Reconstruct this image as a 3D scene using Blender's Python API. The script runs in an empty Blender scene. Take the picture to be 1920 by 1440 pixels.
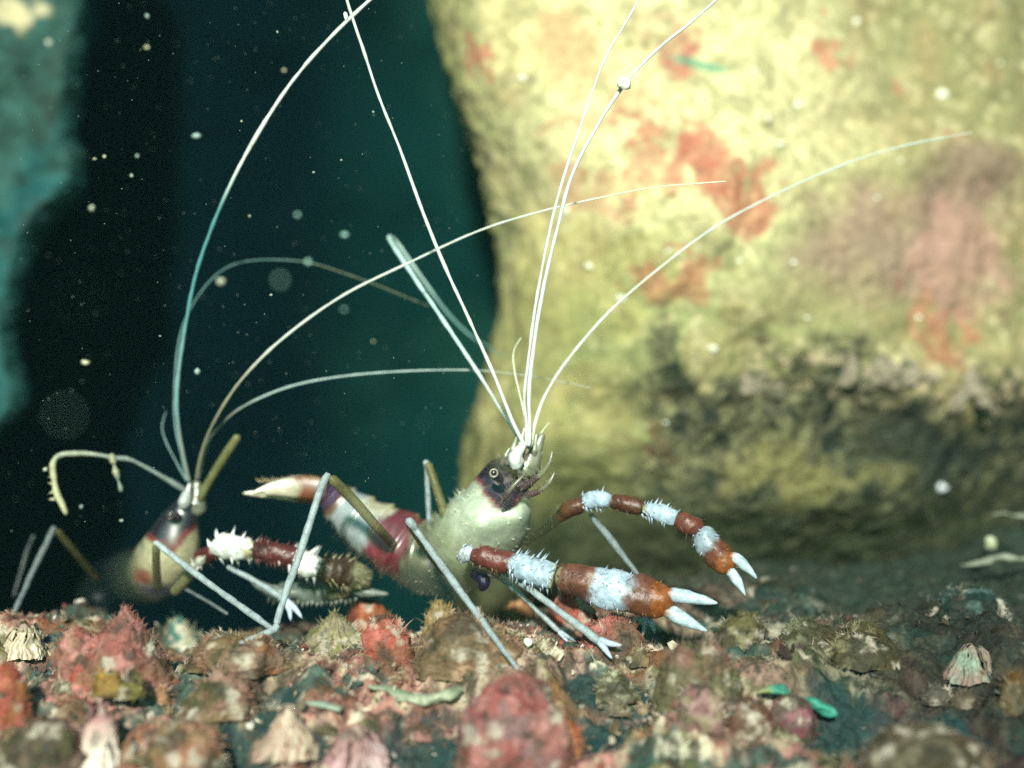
import bpy, math, random
import numpy as np
from mathutils import Vector

# ------------------------------------------------------------------ camera, light, exposure
scene = bpy.context.scene
col = scene.collection
random.seed(7)
RNG = np.random.default_rng(11)
CAM_D = 24.0                      # centimetres from the lens to the plane of the shrimps (1 unit = 1 cm)

cam_data = bpy.data.cameras.new('camera')
cam = bpy.data.objects.new('camera', cam_data)
col.objects.link(cam)
cam.location = (0, -CAM_D, 0)
cam.rotation_euler = (math.radians(90), 0, 0)
cam_data.sensor_width = 72
cam_data.lens = 72 * CAM_D / 16.0
cam_data.clip_start = 0.1
cam_data.clip_end = 500
cam_data.dof.use_dof = True
cam_data.dof.focus_distance = CAM_D - 0.8
cam_data.dof.aperture_fstop = 0.17
scene.camera = cam

TO_LIGHT = Vector((-0.07, -0.90, 0.43)).normalized()
sun_el = math.asin(TO_LIGHT.z)
sun_az = math.atan2(TO_LIGHT.x, TO_LIGHT.y)
world = bpy.data.worlds.new('World')
scene.world = world
world.use_nodes = True
wn, wl = world.node_tree.nodes, world.node_tree.links
bg = wn['Background']
sky = wn.new('ShaderNodeTexSky')
sky.sky_type = 'NISHITA'
sky.sun_disc = False
sky.sun_elevation = sun_el
sky.sun_rotation = sun_az
tint = wn.new('ShaderNodeMix')
tint.data_type = 'RGBA'; tint.blend_type = 'MULTIPLY'
tint.inputs[0].default_value = 1.0
tint.inputs[7].default_value = (0.20, 0.62, 0.50, 1)      # sea water takes the red out of the skylight
wl.new(sky.outputs[0], tint.inputs[6])
wl.new(tint.outputs[2], bg.inputs[0])
bg.inputs[1].default_value = 0.10
sun_data = bpy.data.lights.new('sun', 'SUN')
sun_data.energy = 4.2
sun_data.angle = math.radians(4)
sun_data.color = (1.0, 0.97, 0.84)
sun = bpy.data.objects.new('sun', sun_data)
col.objects.link(sun)
sun.rotation_euler = (-TO_LIGHT).to_track_quat('-Z', 'Y').to_euler()

scene.view_settings.view_transform = 'Standard'
scene.view_settings.look = 'None'
scene.view_settings.gamma = 1
scene.view_settings.use_curve_mapping = False
scene.view_settings.exposure = 0.70
scene.cycles.use_denoising = False
scene.cycles.max_bounces = 6
scene.cycles.sample_clamp_indirect = 4

# ------------------------------------------------------------------ helpers
def P(px, py, Y=0.0):
    k = (CAM_D + Y) / CAM_D / 120.0
    return Vector(((px - 960) * k, Y, (720 - py) * k))

def S(px, Y=0.0):
    return px / 120.0 * (CAM_D + Y) / CAM_D

def _hash(ix, iy, iz, seed):
    h = (ix * 374761393 + iy * 668265263 + iz * 2147483647 + seed * 1274126177) & 0xffffffff
    h = ((h ^ (h >> 13)) * 1274126177) & 0xffffffff
    h = ((h ^ (h >> 16)) * 2246822519) & 0xffffffff
    return ((h ^ (h >> 15)) & 0xffffff) / float(0xffffff)

def vnoise(p, seed=0):
    p = np.asarray(p, dtype=np.float64)
    i = np.floor(p).astype(np.int64)
    f = p - i
    f = f * f * f * (f * (f * 6 - 15) + 10)
    r = 0
    for dx in (0, 1):
        wx = f[:, 0] if dx else 1 - f[:, 0]
        for dy in (0, 1):
            wy = f[:, 1] if dy else 1 - f[:, 1]
            for dz in (0, 1):
                wz = f[:, 2] if dz else 1 - f[:, 2]
                r = r + wx * wy * wz * _hash(i[:, 0] + dx, i[:, 1] + dy, i[:, 2] + dz, seed)
    return r                                      # 0..1

def fbm(p, freq=1.0, octs=4, seed=0, gain=0.5):
    p = np.asarray(p, dtype=np.float64) * freq
    a, t, s = 1.0, 0.0, 0.0
    for k in range(octs):
        t = t + a * vnoise(p + 17.3 * k, seed + k)
        s += a
        a *= gain
        p = p * 2.03
    return t / s

def sm(e0, e1, x):
    t = np.clip((x - e0) / (e1 - e0), 0, 1)
    return t * t * (3 - 2 * t)

def mixc(a, b, t):
    t = np.clip(t, 0, 1)[:, None]
    return a * (1 - t) + np.asarray(b, dtype=float) * t

def empty(name, loc=(0, 0, 0), parent=None):
    o = bpy.data.objects.new(name, None)
    o.empty_display_size = 0.2
    col.objects.link(o)
    o.location = loc
    if parent:
        o.parent = parent
    return o

def tag(o, label=None, cat=None, group=None, kind=None):
    if label: o['label'] = label
    if cat: o['category'] = cat
    if group: o['group'] = group
    if kind: o['kind'] = kind
    return o

def mesh_obj(name, verts, faces, mat, colors=None, parent=None, origin=None, smooth=True):
    v = np.asarray(verts, dtype=np.float64).reshape(-1, 3)
    if origin is not None:
        v = v - np.asarray(origin)
    me = bpy.data.meshes.new(name)
    me.from_pydata(v.tolist(), [], [list(map(int, f)) for f in faces] if not isinstance(faces, np.ndarray) else faces.tolist())
    if colors is not None:
        c = np.ones((len(v), 4)); c[:, :np.shape(colors)[-1]] = colors
        at = me.attributes.new('pigment', 'FLOAT_COLOR', 'POINT')
        at.data.foreach_set('color', c.ravel().astype(np.float32))
    if smooth:
        me.polygons.foreach_set('use_smooth', np.ones(len(me.polygons), dtype=bool))
    me.materials.append(mat)
    me.update()
    o = bpy.data.objects.new(name, me)
    col.objects.link(o)
    if parent is not None:
        o.parent = parent
    elif origin is not None:
        o.location = origin
    return o

def grid_faces(nu, nv, wrap=False):
    i = np.arange(nu - 1)[:, None]
    j = np.arange(nv if wrap else nv - 1)[None, :]
    j2 = (j + 1) % nv
    a = i * nv + j; b = i * nv + j2; c = (i + 1) * nv + j2; d = (i + 1) * nv + j
    return np.stack([a, b, c, d], -1).reshape(-1, 4)

# ------------------------------------------------------------------ materials
def pigment_material(name, rough=0.6, spec=0.4, grain=0.35, grain_scale=14.0, bump=0.0, bump_scale=30.0, sss=0.0, coat=0.0, detail=4.0, alpha=False):
    m = bpy.data.materials.new(name)
    m.use_nodes = True
    n, l = m.node_tree.nodes, m.node_tree.links
    b = n['Principled BSDF']
    b.inputs['Roughness'].default_value = rough
    b.inputs['Specular IOR Level'].default_value = spec
    at = n.new('ShaderNodeAttribute'); at.attribute_name = 'pigment'
    tc = n.new('ShaderNodeTexCoord')
    src = at.outputs['Color']
    if grain > 0:
        nz = n.new('ShaderNodeTexNoise')
        nz.inputs['Scale'].default_value = grain_scale
        nz.inputs['Detail'].default_value = detail
        nz.inputs['Roughness'].default_value = 0.65
        l.new(tc.outputs['Object'], nz.inputs['Vector'])
        mr = n.new('ShaderNodeMapRange')
        mr.inputs['From Min'].default_value = 0.3; mr.inputs['From Max'].default_value = 0.7
        mr.inputs['To Min'].default_value = 1 - grain; mr.inputs['To Max'].default_value = 1 + grain
        l.new(nz.outputs['Fac'], mr.inputs['Value'])
        vm = n.new('ShaderNodeVectorMath'); vm.operation = 'SCALE'
        l.new(src, vm.inputs[0]); l.new(mr.outputs[0], vm.inputs['Scale'])
        src = vm.outputs[0]
    l.new(src, b.inputs['Base Color'])
    if bump > 0:
        bz = n.new('ShaderNodeTexNoise')
        bz.inputs['Scale'].default_value = bump_scale
        bz.inputs['Detail'].default_value = 5
        l.new(tc.outputs['Object'], bz.inputs['Vector'])
        bp = n.new('ShaderNodeBump')
        bp.inputs['Strength'].default_value = bump
        bp.inputs['Distance'].default_value = 0.05
        l.new(bz.outputs['Fac'], bp.inputs['Height'])
        l.new(bp.outputs[0], b.inputs['Normal'])
    if alpha:
        l.new(at.outputs['Alpha'], b.inputs['Alpha'])
    if sss > 0:
        b.inputs['Subsurface Weight'].default_value = sss
        b.inputs['Subsurface Radius'].default_value = (0.25, 0.3, 0.2)
        b.inputs['Subsurface Scale'].default_value = 0.5
    if coat > 0:
        b.inputs['Coat Weight'].default_value = coat
        b.inputs['Coat IOR'].default_value = 1.85
        b.inputs['Coat Roughness'].default_value = 0.36
    return m

M_ROCK = pigment_material('encrusted_rock', 0.85, 0.2, 0.26, 5.0, 0.35, 9.0)
M_GROUND = pigment_material('ledge_crust', 0.8, 0.3, 0.45, 7.0, 0.7, 16.0)
M_LUMP = pigment_material('crust', 0.7, 0.35, 0.35, 9.0, 0.6, 18.0)
M_BARN = pigment_material('barnacle_shell', 0.55, 0.4, 0.22, 12.0, 0.4, 20.0)
M_BODY = pigment_material('carapace', 0.40, 0.8, 0.25, 7.0, 0.12, 9.0, sss=0.35, coat=1.0, alpha=True)
M_CLAW = pigment_material('claw_shell', 0.42, 0.5, 0.42, 8.0, 0.3, 16.0, sss=0.4, alpha=True)
M_LEG = pigment_material('leg_shell', 0.5, 0.4, 0.30, 9.0, 0.15, 22.0, sss=0.4, alpha=True)
M_ANT = pigment_material('antenna_shell', 0.5, 0.5, 0.0)
M_EYE = pigment_material('eye', 0.2, 0.6, 0.0)
M_TURF = pigment_material('turf', 0.9, 0.1, 0.0)
M_SPECK = pigment_material('speck', 0.7, 0.3, 0.0)
M_WATER = pigment_material('deep_water', 1.0, 0.0, 0.0)

# ------------------------------------------------------------------ setting: water, boulders, ledge
# dark open water closing the view: one curved sheet far behind
nu, nv = 40, 14
ang = np.linspace(math.radians(200), math.radians(-20), nu)
hz = np.linspace(-60, 60, nv)
V = np.array([[70 * math.cos(a), 70 * math.sin(a), h] for a in ang for h in hz])
cw = np.tile(np.array([0.0008, 0.0050, 0.0078]), (len(V), 1))
tag(mesh_obj('water', V, grid_faces(nu, nv), M_WATER, cw), kind='structure')

def interp_edge(rows, z, Y):
    k = (CAM_D + Y) / CAM_D / 120.0
    zz = np.array([(720 - r[0]) * k for r in rows])[::-1]
    xx = np.array([(r[1] - 960) * k for r in rows])[::-1]
    return np.interp(z, zz, xx)

def smooth1(a, n=5):
    k = np.ones(n) / n
    return np.convolve(np.pad(a, n // 2, mode='edge'), k, mode='valid')

# --- right boulder
YE = 8.5
redge = [(-260, 770), (-100, 800), (0, 812), (100, 830), (200, 858), (300, 897), (400, 925), (500, 938), (600, 934), (700, 912), (800, 880), (900, 862), (1000, 850), (1200, 850), (1400, 850)]
zr = np.linspace(-6.5, 11.5, 420)
xl = smooth1(interp_edge(redge, zr, YE), 15)
n_arc, n_back, n_face = 90, 26, 430
RX, RY = 3.4, 3.2
rows = []
for z, x0 in zip(zr, xl):
    tb = np.linspace(-1, 0, n_back, endpoint=False)
    xb = x0 + 2.2 * tb ** 2; yb = YE - tb * 5.0
    a = np.linspace(0, math.pi / 2, n_arc, endpoint=False)
    xa = x0 + RX * (1 - np.cos(a)); ya = YE - RY * np.sin(a)
    xf = np.linspace(x0 + RX, 17.0, n_face); yf = np.full(n_face, YE - RY)
    rows.append(np.stack([np.concatenate([xb, xa, xf]), np.concatenate([yb, ya, yf]), np.full(n_back + n_arc + n_face, z)], -1))
B = np.concatenate(rows)
nc = n_back + n_arc + n_face
x, y, z = B[:, 0].copy(), B[:, 1].copy(), B[:, 2].copy()
front = sm(0.3, 3.0, x - np.repeat(xl, nc))
bow = 0.028 * (z - 1.2) ** 2
ret = 0.024 * np.clip(x - 2.5, 0, None) ** 2 + 0.10 * np.clip(x - 2.5, 0, None)
bow = bow + 0.05 * np.clip(0.5 - z, 0, None) ** 2
lump1 = (fbm(B, 0.28, 3, 3) - 0.5) * 1.8
# the hollow under the right-hand brow, and the swelling below it
brow = z - (-0.1 - 0.05 * (x - 6) + 0.5 * (fbm(B * [1, 0, 0], 0.6, 2, 91) - 0.5))
hollow = sm(0.25, -1.5, brow) * sm(2.2, 4.4, x + 0.4 * z) * 0.25
swell = 0.7 * np.exp(-((x - 6.2) / 2.4) ** 2 - ((z + 2.2) / 1.0) ** 2)
crest = 0.28 * np.exp(-((brow - 0.35) / 0.55) ** 2) * sm(4.2, 6.5, x)
y = y + front * (bow + ret + lump1 + hollow - swell - crest)
fine = (fbm(np.stack([x, y, z], -1), 1.3, 5, 21) - 0.5) * 0.34
rough_zone = sm(0.9, -0.4, brow) * sm(2.0, 3.4, x)
fine2 = (fbm(np.stack([x, y, z], -1), 3.2, 4, 41, 0.6) - 0.5) * (0.14 + 0.22 * rough_zone)
side = 1 - front
y = y - front * (fine + fine2)
x = x + side * (fine + fine2)
BV = np.stack([x, y, z], -1)
# pigments
pos = BV.copy()
warp = np.stack([fbm(pos, 0.9, 4, 61) - 0.5, fbm(pos, 0.9, 4, 71) - 0.5], -1)
warp2 = np.stack([fbm(pos, 3.0, 3, 62) - 0.5, fbm(pos, 3.0, 3, 72) - 0.5], -1)
fx = x + warp[:, 0] * 2.0 + warp2[:, 0] * 0.7
fz = z + warp[:, 1] * 2.0 + warp2[:, 1] * 0.7
kB = (CAM_D + 6.0) / CAM_D / 120.0
def ell(px, py, rx, ry):
    return np.sqrt(((fx - (px - 960) * kB) / (rx * kB)) ** 2 + ((fz - (720 - py) * kB) / (ry * kB)) ** 2)
C = np.tile(np.array([0.33, 0.35, 0.155]), (len(BV), 1))
n1 = fbm(pos, 0.5, 4, 5); n2 = fbm(pos, 1.4, 4, 6); n3 = fbm(pos, 4.0, 3, 7)
C = mixc(C, [0.47, 0.44, 0.21], sm(0.42, 0.62, n1))
C = mixc(C, [0.23, 0.28, 0.12], 0.8 * sm(0.48, 0.64, fbm(pos, 0.45, 4, 8)))
C = mixc(C, [0.19, 0.19, 0.095], sm(2.5, 8.5, x + 1.5 * (n1 - 0.5)) * 0.85)  # light falling off to the right, put into the pigment
C = mixc(C, [0.27, 0.21, 0.11], 0.55 * sm(0.50, 0.68, n2))
C = mixc(C, [0.52, 0.50, 0.31], 0.55 * sm(0.56, 0.74, n3))
C = mixc(C, [0.62, 0.61, 0.36], 0.75 * sm(5.5, 1.5, np.sqrt((fx - 3.2) ** 2 + (fz - 6.0) ** 2)))  # brightest pool of light at upper left, painted as paler pigment
C = mixc(C, [0.15, 0.15, 0.07], 0.5 * sm(0.45, 0.32, fbm(pos, 2.2, 4, 9)))
C = mixc(C, [0.17, 0.18, 0.09], 0.45 * sm(0.42, 0.30, fbm(pos, 7.0, 3, 19)))
for px, py, rx, ry, c, s in [
        (1060, 90, 90, 90, (0.40, 0.26, 0.14), .7), (1650, 470, 190, 150, (0.24, 0.17, 0.14), .75), (1850, 340, 150, 130, (0.20, 0.145, 0.115), .8),
        (1830, 480, 120, 120, (0.34, 0.20, 0.18), .7), (1270, 70, 70, 60, (0.34, 0.17, 0.12), .8), (1500, 560, 200, 90, (0.25, 0.24, 0.12), .6),
        (1150, 500, 140, 90, (0.36, 0.33, 0.13), .5), (1140, 770, 120, 90, (0.36, 0.34, 0.14), .6), (1000, 650, 110, 160, (0.19, 0.21, 0.085), .7), (1020, 930, 190, 170, (0.14, 0.155, 0.062), .9), (1150, 1000, 200, 140, (0.13, 0.145, 0.058), .9), (1050, 560, 140, 120, (0.27, 0.29, 0.11), .5)]:
    C = mixc(C, c, s * sm(1.15, 0.4, ell(px, py, rx, ry)))
red = np.zeros(len(BV))
for px, py, rx, ry, s in [(915, 82, 32, 24, .9), (1235, 270, 60, 62, 1), (1285, 330, 70, 50, 1), (1150, 265, 45, 20, .85), (1370, 375, 62, 46, .9), (1215, 345, 60, 30, .7),
        (1290, 505, 40, 36, .8), (1255, 550, 60, 34, .7), (1290, 82, 34, 34, .7), (1545, 55, 42, 50, .85), (1685, 108, 24, 16, .8), (1775, 570, 46, 70, .65),
        (1790, 640, 80, 50, .65), (1235, 808, 34, 24, .6), (906, 268, 12, 12, .7), (1095, 240, 70, 26, .5), (1130, 382, 70, 28, .5), (1800, 220, 50, 20, .5), (1215, 880, 30, 14, .8)]:
    red = np.maximum(red, s * sm(1.1, 0.8, ell(px, py, rx, ry)))
C = mixc(C, [0.36, 0.105, 0.075], red * (0.75 + 0.5 * (n3 - 0.5)) * sm(0.25, 0.45, fbm(pos, 2.6, 3, 14)))
C = mixc(C, [0.05, 0.24, 0.16], sm(1.1, 0.7, np.sqrt(((x - (1315 - 960) * kB) / (62 * kB)) ** 2 + ((z - (720 - 112) * kB + 0.25 * (x - 3.6)) / (11 * kB)) ** 2)) * 0.8)
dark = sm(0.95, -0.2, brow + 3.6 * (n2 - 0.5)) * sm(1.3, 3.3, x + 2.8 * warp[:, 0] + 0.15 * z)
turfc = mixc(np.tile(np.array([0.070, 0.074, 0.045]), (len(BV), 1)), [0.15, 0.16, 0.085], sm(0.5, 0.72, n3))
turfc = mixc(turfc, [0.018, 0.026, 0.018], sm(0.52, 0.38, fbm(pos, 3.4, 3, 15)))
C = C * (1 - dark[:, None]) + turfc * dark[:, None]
sw = sm(0.25, 0.8, np.exp(-((fx - 5.6) / 2.6) ** 2 - ((fz + 1.9) / 0.9) ** 2))
C = mixc(C, [0.17, 0.17, 0.068], 0.85 * sw * sm(0.36, 0.55, n2))
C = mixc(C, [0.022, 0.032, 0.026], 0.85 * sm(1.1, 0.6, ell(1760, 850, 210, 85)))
cr = np.exp(-((brow - 0.25) / 0.35) ** 2) * sm(3.6, 5.4, x) * sm(0.48, 0.58, n3)
C = mixc(C, [0.36, 0.31, 0.21], cr)
C = mixc(C, [0.030, 0.042, 0.020], sm(-1.7, -3.2, z + 1.5 * (n2 - 0.5)) * 0.94)  # fading light at the boulder's foot, painted as dark pigment
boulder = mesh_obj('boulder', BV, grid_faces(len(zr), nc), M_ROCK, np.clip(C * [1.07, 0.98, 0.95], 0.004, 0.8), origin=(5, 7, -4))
tag(boulder, 'huge yellow green boulder blotched with red crust, dark hollow at its lower right', 'boulder')
B_PX = 960 + BV[:, 0] / (CAM_D + BV[:, 1]) * CAM_D * 120
B_PY = 720 - BV[:, 2] / (CAM_D + BV[:, 1]) * CAM_D * 120
def on_boulder(px, py):
    d = (B_PX - px) ** 2 + (B_PY - py) ** 2 + 40 * np.clip(BV[:, 1] - 9, 0, None)
    return BV[int(np.argmin(d))]

# --- left boulder, further off
YL = 9.0
ledge_rows = [(-260, 160), (-60, 150), (0, 148), (60, 150), (120, 150), (200, 138), (240, 130), (280, 150), (340, 152), (375, 128), (400, 96), (450, 62), (540, 32), (620, 16), (690, 26), (720, 44), (770, 36), (800, 4), (900, -60), (1200, -150)]
zl = np.linspace(-8, 12.6, 300)
xr_ = smooth1(interp_edge(ledge_rows, zl, YL), 3)
rows = []
nb2, na2, nf2 = 16, 60, 120
for zz, x0 in zip(zl, xr_):
    tb = np.linspace(-1, 0, nb2, endpoint=False)
    a = np.linspace(0, math.pi / 2, na2, endpoint=False)
    xs_ = np.concatenate([x0 - 2 * tb ** 2, x0 - 0.2 * (1 - np.cos(a)), np.linspace(x0 - 0.2, -19, nf2)])
    ys_ = np.concatenate([YL - tb * 4, YL - 0.5 * np.sin(a), np.full(nf2, YL - 0.5)])
    rows.append(np.stack([xs_, ys_, np.full(len(xs_), zz)], -1))
L = np.concatenate(rows)
xe = np.repeat(xr_, nb2 + na2 + nf2)
fr = sm(0.0, 0.25, xe - L[:, 0])
d1 = (fbm(L, 0.5, 4, 103) - 0.5) * 0.6; d2 = (fbm(L, 2.5, 5, 104, 0.6) - 0.5) * 0.4
L[:, 1] += fr * (d1 + d2) 
L[:, 0] += (1 - fr) * (d1 * 0.3 + d2 * 0.8)
n1 = fbm(L, 0.8, 4, 105); n2 = fbm(L, 3, 4, 106)
C = np.tile(np.array([0.010, 0.085, 0.085]), (len(L), 1))  # teal of light filtered through water, put into the rock's colour
C = mixc(C, [0.010, 0.095, 0.095], sm(0.5, 0.66, n1))
C = mixc(C, [0.022, 0.070, 0.055], sm(0.52, 0.66, fbm(L, 0.6, 4, 107)))
C = mixc(C, [0.05, 0.14, 0.125], 0.4 * sm(0.55, 0.72, n2))
C = mixc(C, [0.010, 0.028, 0.026], 0.6 * sm(0.46, 0.34, n2))
C = mixc(C, [0.14, 0.17, 0.12], 0.10 * sm(0.8, 0.1, xe - L[:, 0] + 1.4 * (n2 - 0.4)))
cp = P(20, 10, 8)
dd = np.sqrt(((L[:, 0] - cp.x) / 0.5) ** 2 + ((L[:, 2] - cp.z) / 0.42) ** 2) + 2.2 * (n2 - 0.5)
C = mixc(C, [0.55, 0.48, 0.28], sm(1.2, 0.6, dd))
tag(mesh_obj('boulder', L, grid_faces(len(zl), nb2 + na2 + nf2), M_ROCK, C * [0.85, 0.85, 0.9], origin=(-14, 12, -6)),
    'teal shaded rock at the left edge of the dark gap', 'boulder')

# --- dim rock far back in the gap
zf = np.linspace(-14, 12.5, 90); xf = np.linspace(-24, 8, 170)
G = np.array([[a, 15 + 0.006 * (a - 4) ** 2, b] for b in zf for a in xf])
G[:, 1] += (fbm(G, 0.25, 4, 201) - 0.5) * 2
C = np.tile(np.array([0.003, 0.024, 0.023]), (len(G), 1))
C = mixc(C, [0.006, 0.033, 0.026], sm(0.45, 0.65, fbm(G, 0.3, 3, 202)))
edge = sm(-6.6 , 0.2, G[:, 0] + 3.0 * (fbm(G, 0.3, 3, 203) - 0.5))
C = mixc(np.tile(np.array([0.0007, 0.0044, 0.0070]), (len(G), 1)) , [0, 0, 0], edge * 0) * (1 - edge[:, None]) + C * edge[:, None]
tag(mesh_obj('rock_face', G, grid_faces(len(zf), len(xf)), M_WATER, C, origin=(1, 22, -10)),
    'dim green rock face deep inside the dark gap', 'rock face')

# --- the ledge the shrimps stand on
def ground_base(x, y):
    x = np.asarray(x, float); y = np.asarray(y, float)
    p = np.stack([x, y, 0 * x], -1)
    h = -4.02 - 0.058 * np.clip(-y, 0, None) ** 2 - 0.012 * np.clip(-y, 0, None)
    h = h + 0.05 * np.clip(y, 0, None) * sm(0, 5, x)
    dropx = sm(3.0, -2.0, x)
    h = h - dropx * 0.55 * np.clip(y - 2.2, 0, None) ** 1.5
    h = h + (fbm(p, 0.55, 3, 301) - 0.5) * 1.0 + (fbm(p, 1.5, 3, 302) - 0.5) * 0.5
    h = h - 0.22 * np.exp(-((x + 5.5) / 1.5) ** 2) + 0.10 * sm(2, 8, x)
    return h
PITS = [(345, 1215, 34), (520, 1292, 52), (415, 1350, 55), (800, 1390, 70), (1195, 1285, 55), (1290, 1215, 40), (60, 1250, 40), (1600, 1330, 90), (1760, 1340, 90), (1400, 1215, 40), (1130, 1340, 60), (450, 1400, 60), (600, 1400, 30), (1090, 1260, 40)]
def ray_ground(px, py, fn=ground_base):
    ys = np.linspace(-7, 9, 641)
    k = (CAM_D + ys) / CAM_D / 120.0
    xs = (px - 960) * k; zs = (720 - py) * k
    g = fn(xs, ys)
    hit = np.nonzero(zs <= g)[0]
    i = hit[0] if len(hit) else int(np.argmin(np.abs(ys - 2.3)))
    return np.array([xs[i], ys[i], g[i]])
PITW = [(ray_ground(a, b), S(r)) for a, b, r in PITS]
def ground_z(x, y):
    h = ground_base(x, y)
    for w, r in PITW:
        h = h - 0.75 * r * np.exp(-(((x - w[0]) / r) ** 2 + ((y - w[1]) / (r * 1.3)) ** 2) ** 1.5)
    return h
gx = np.concatenate([np.linspace(-22, -9.3, 20, endpoint=False), np.linspace(-9.3, 11.5, 640), np.linspace(11.55, 22, 16)])
gy = np.concatenate([np.linspace(-9, -6.2, 8, endpoint=False), np.linspace(-6.2, 9.5, 420), np.linspace(9.6, 16, 10)])
GX, GY = np.meshgrid(gx, gy)
X, Yy = GX.ravel(), GY.ravel()
p2 = np.stack([X, Yy, 0 * X], -1)
Z = ground_z(X, Yy)
ridge = 1 - np.abs(2 * fbm(p2, 2.2, 4, 303, 0.55) - 1)
pitmask = np.zeros(len(X))
for w, r in PITW:
    q = np.sqrt(((X - w[0]) / r) ** 2 + ((Yy - w[1]) / (r * 1.3)) ** 2) + 0.9 * (fbm(p2, 3, 3, 333) - 0.5)
    pitmask = np.maximum(pitmask, sm(1.15, 0.6, q))
Z = Z + (ridge - 0.8) * 0.22 + (fbm(p2, 6, 4, 304, 0.65) - 0.5) * 0.24
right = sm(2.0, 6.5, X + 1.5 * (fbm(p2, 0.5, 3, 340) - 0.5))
n1 = fbm(p2, 0.9, 4, 305); n2 = fbm(p2, 2.4, 4, 306); n3 = fbm(p2, 7.0, 4, 307, 0.6); n4 = fbm(p2, 1.3, 4, 308)
C = np.tile(np.array([0.20, 0.15, 0.105]), (len(X), 1))
C = mixc(C, [0.26, 0.11, 0.085], sm(0.48, 0.62, n1))
C = mixc(C, [0.12, 0.115, 0.05], sm(0.50, 0.62, n4))
C = mixc(C, [0.30, 0.17, 0.15], 0.7 * sm(0.54, 0.66, n2))
C = mixc(C, [0.36, 0.16, 0.14], 0.8 * sm(0.53, 0.62, fbm(p2, 1.1, 4, 312)))
C = mixc(C, [0.40, 0.34, 0.24], 0.8 * sm(0.53, 0.68, n3))
C = mixc(C, [0.015, 0.070, 0.060], 0.85 * sm(0.51, 0.60, fbm(p2 * [0.7, 1, 1], 1.6, 4, 311)))
C = mixc(C, [0.55, 0.50, 0.38], 0.8 * sm(0.62, 0.72, fbm(p2 * [0.6, 1.4, 1], 4.0, 4, 313, 0.6)))
C = mixc(C, [0.03, 0.028, 0.018], 0.8 * sm(0.46, 0.34, n3))
C = mixc(C, [0.19, 0.075, 0.032], 0.6 * sm(0.60, 0.68, fbm(p2, 1.8, 3, 309)))
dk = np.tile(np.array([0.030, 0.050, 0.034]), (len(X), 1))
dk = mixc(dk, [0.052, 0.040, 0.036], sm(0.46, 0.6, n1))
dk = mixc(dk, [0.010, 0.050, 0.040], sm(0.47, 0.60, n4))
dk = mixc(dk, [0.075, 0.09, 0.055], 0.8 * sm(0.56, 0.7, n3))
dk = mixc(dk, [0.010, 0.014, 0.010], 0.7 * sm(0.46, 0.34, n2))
C = C * (1 - 0.95 * right[:, None]) + dk * 0.36 * right[:, None]  # light falloff across the right of the ledge, painted as darker pigment
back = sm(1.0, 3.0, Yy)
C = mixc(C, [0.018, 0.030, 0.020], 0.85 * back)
C = mixc(C, [0.006, 0.034, 0.034], 0.92 * pitmask)  # shadow inside the pits painted in dark teal
GROUND_C = np.clip(C, 0.004, 0.8)
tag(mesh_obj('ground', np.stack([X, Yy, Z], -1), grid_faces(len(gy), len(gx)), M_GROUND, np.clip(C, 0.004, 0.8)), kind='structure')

# ------------------------------------------------------------------ tubes
def catmull(pts, rad, step):
    pts = [np.asarray(q, float) for q in pts]
    out, ro, uo = [], [], []
    n = len(pts)
    for i in range(n - 1):
        p0, p1, p2_, p3 = pts[max(i - 1, 0)], pts[i], pts[i + 1], pts[min(i + 2, n - 1)]
        m = max(2, int(np.linalg.norm(p2_ - p1) / step) + 1)
        for t in np.linspace(0, 1, m, endpoint=False):
            out.append(0.5 * ((2 * p1) + (-p0 + p2_) * t + (2 * p0 - 5 * p1 + 4 * p2_ - p3) * t * t + (-p0 + 3 * p1 - 3 * p2_ + p3) * t ** 3))
            ro.append(rad[i] * (1 - t) + rad[i + 1] * t); uo.append(i + t)
    out.append(pts[-1]); ro.append(rad[-1]); uo.append(n - 1)
    return np.array(out), np.array(ro), np.array(uo)

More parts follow.
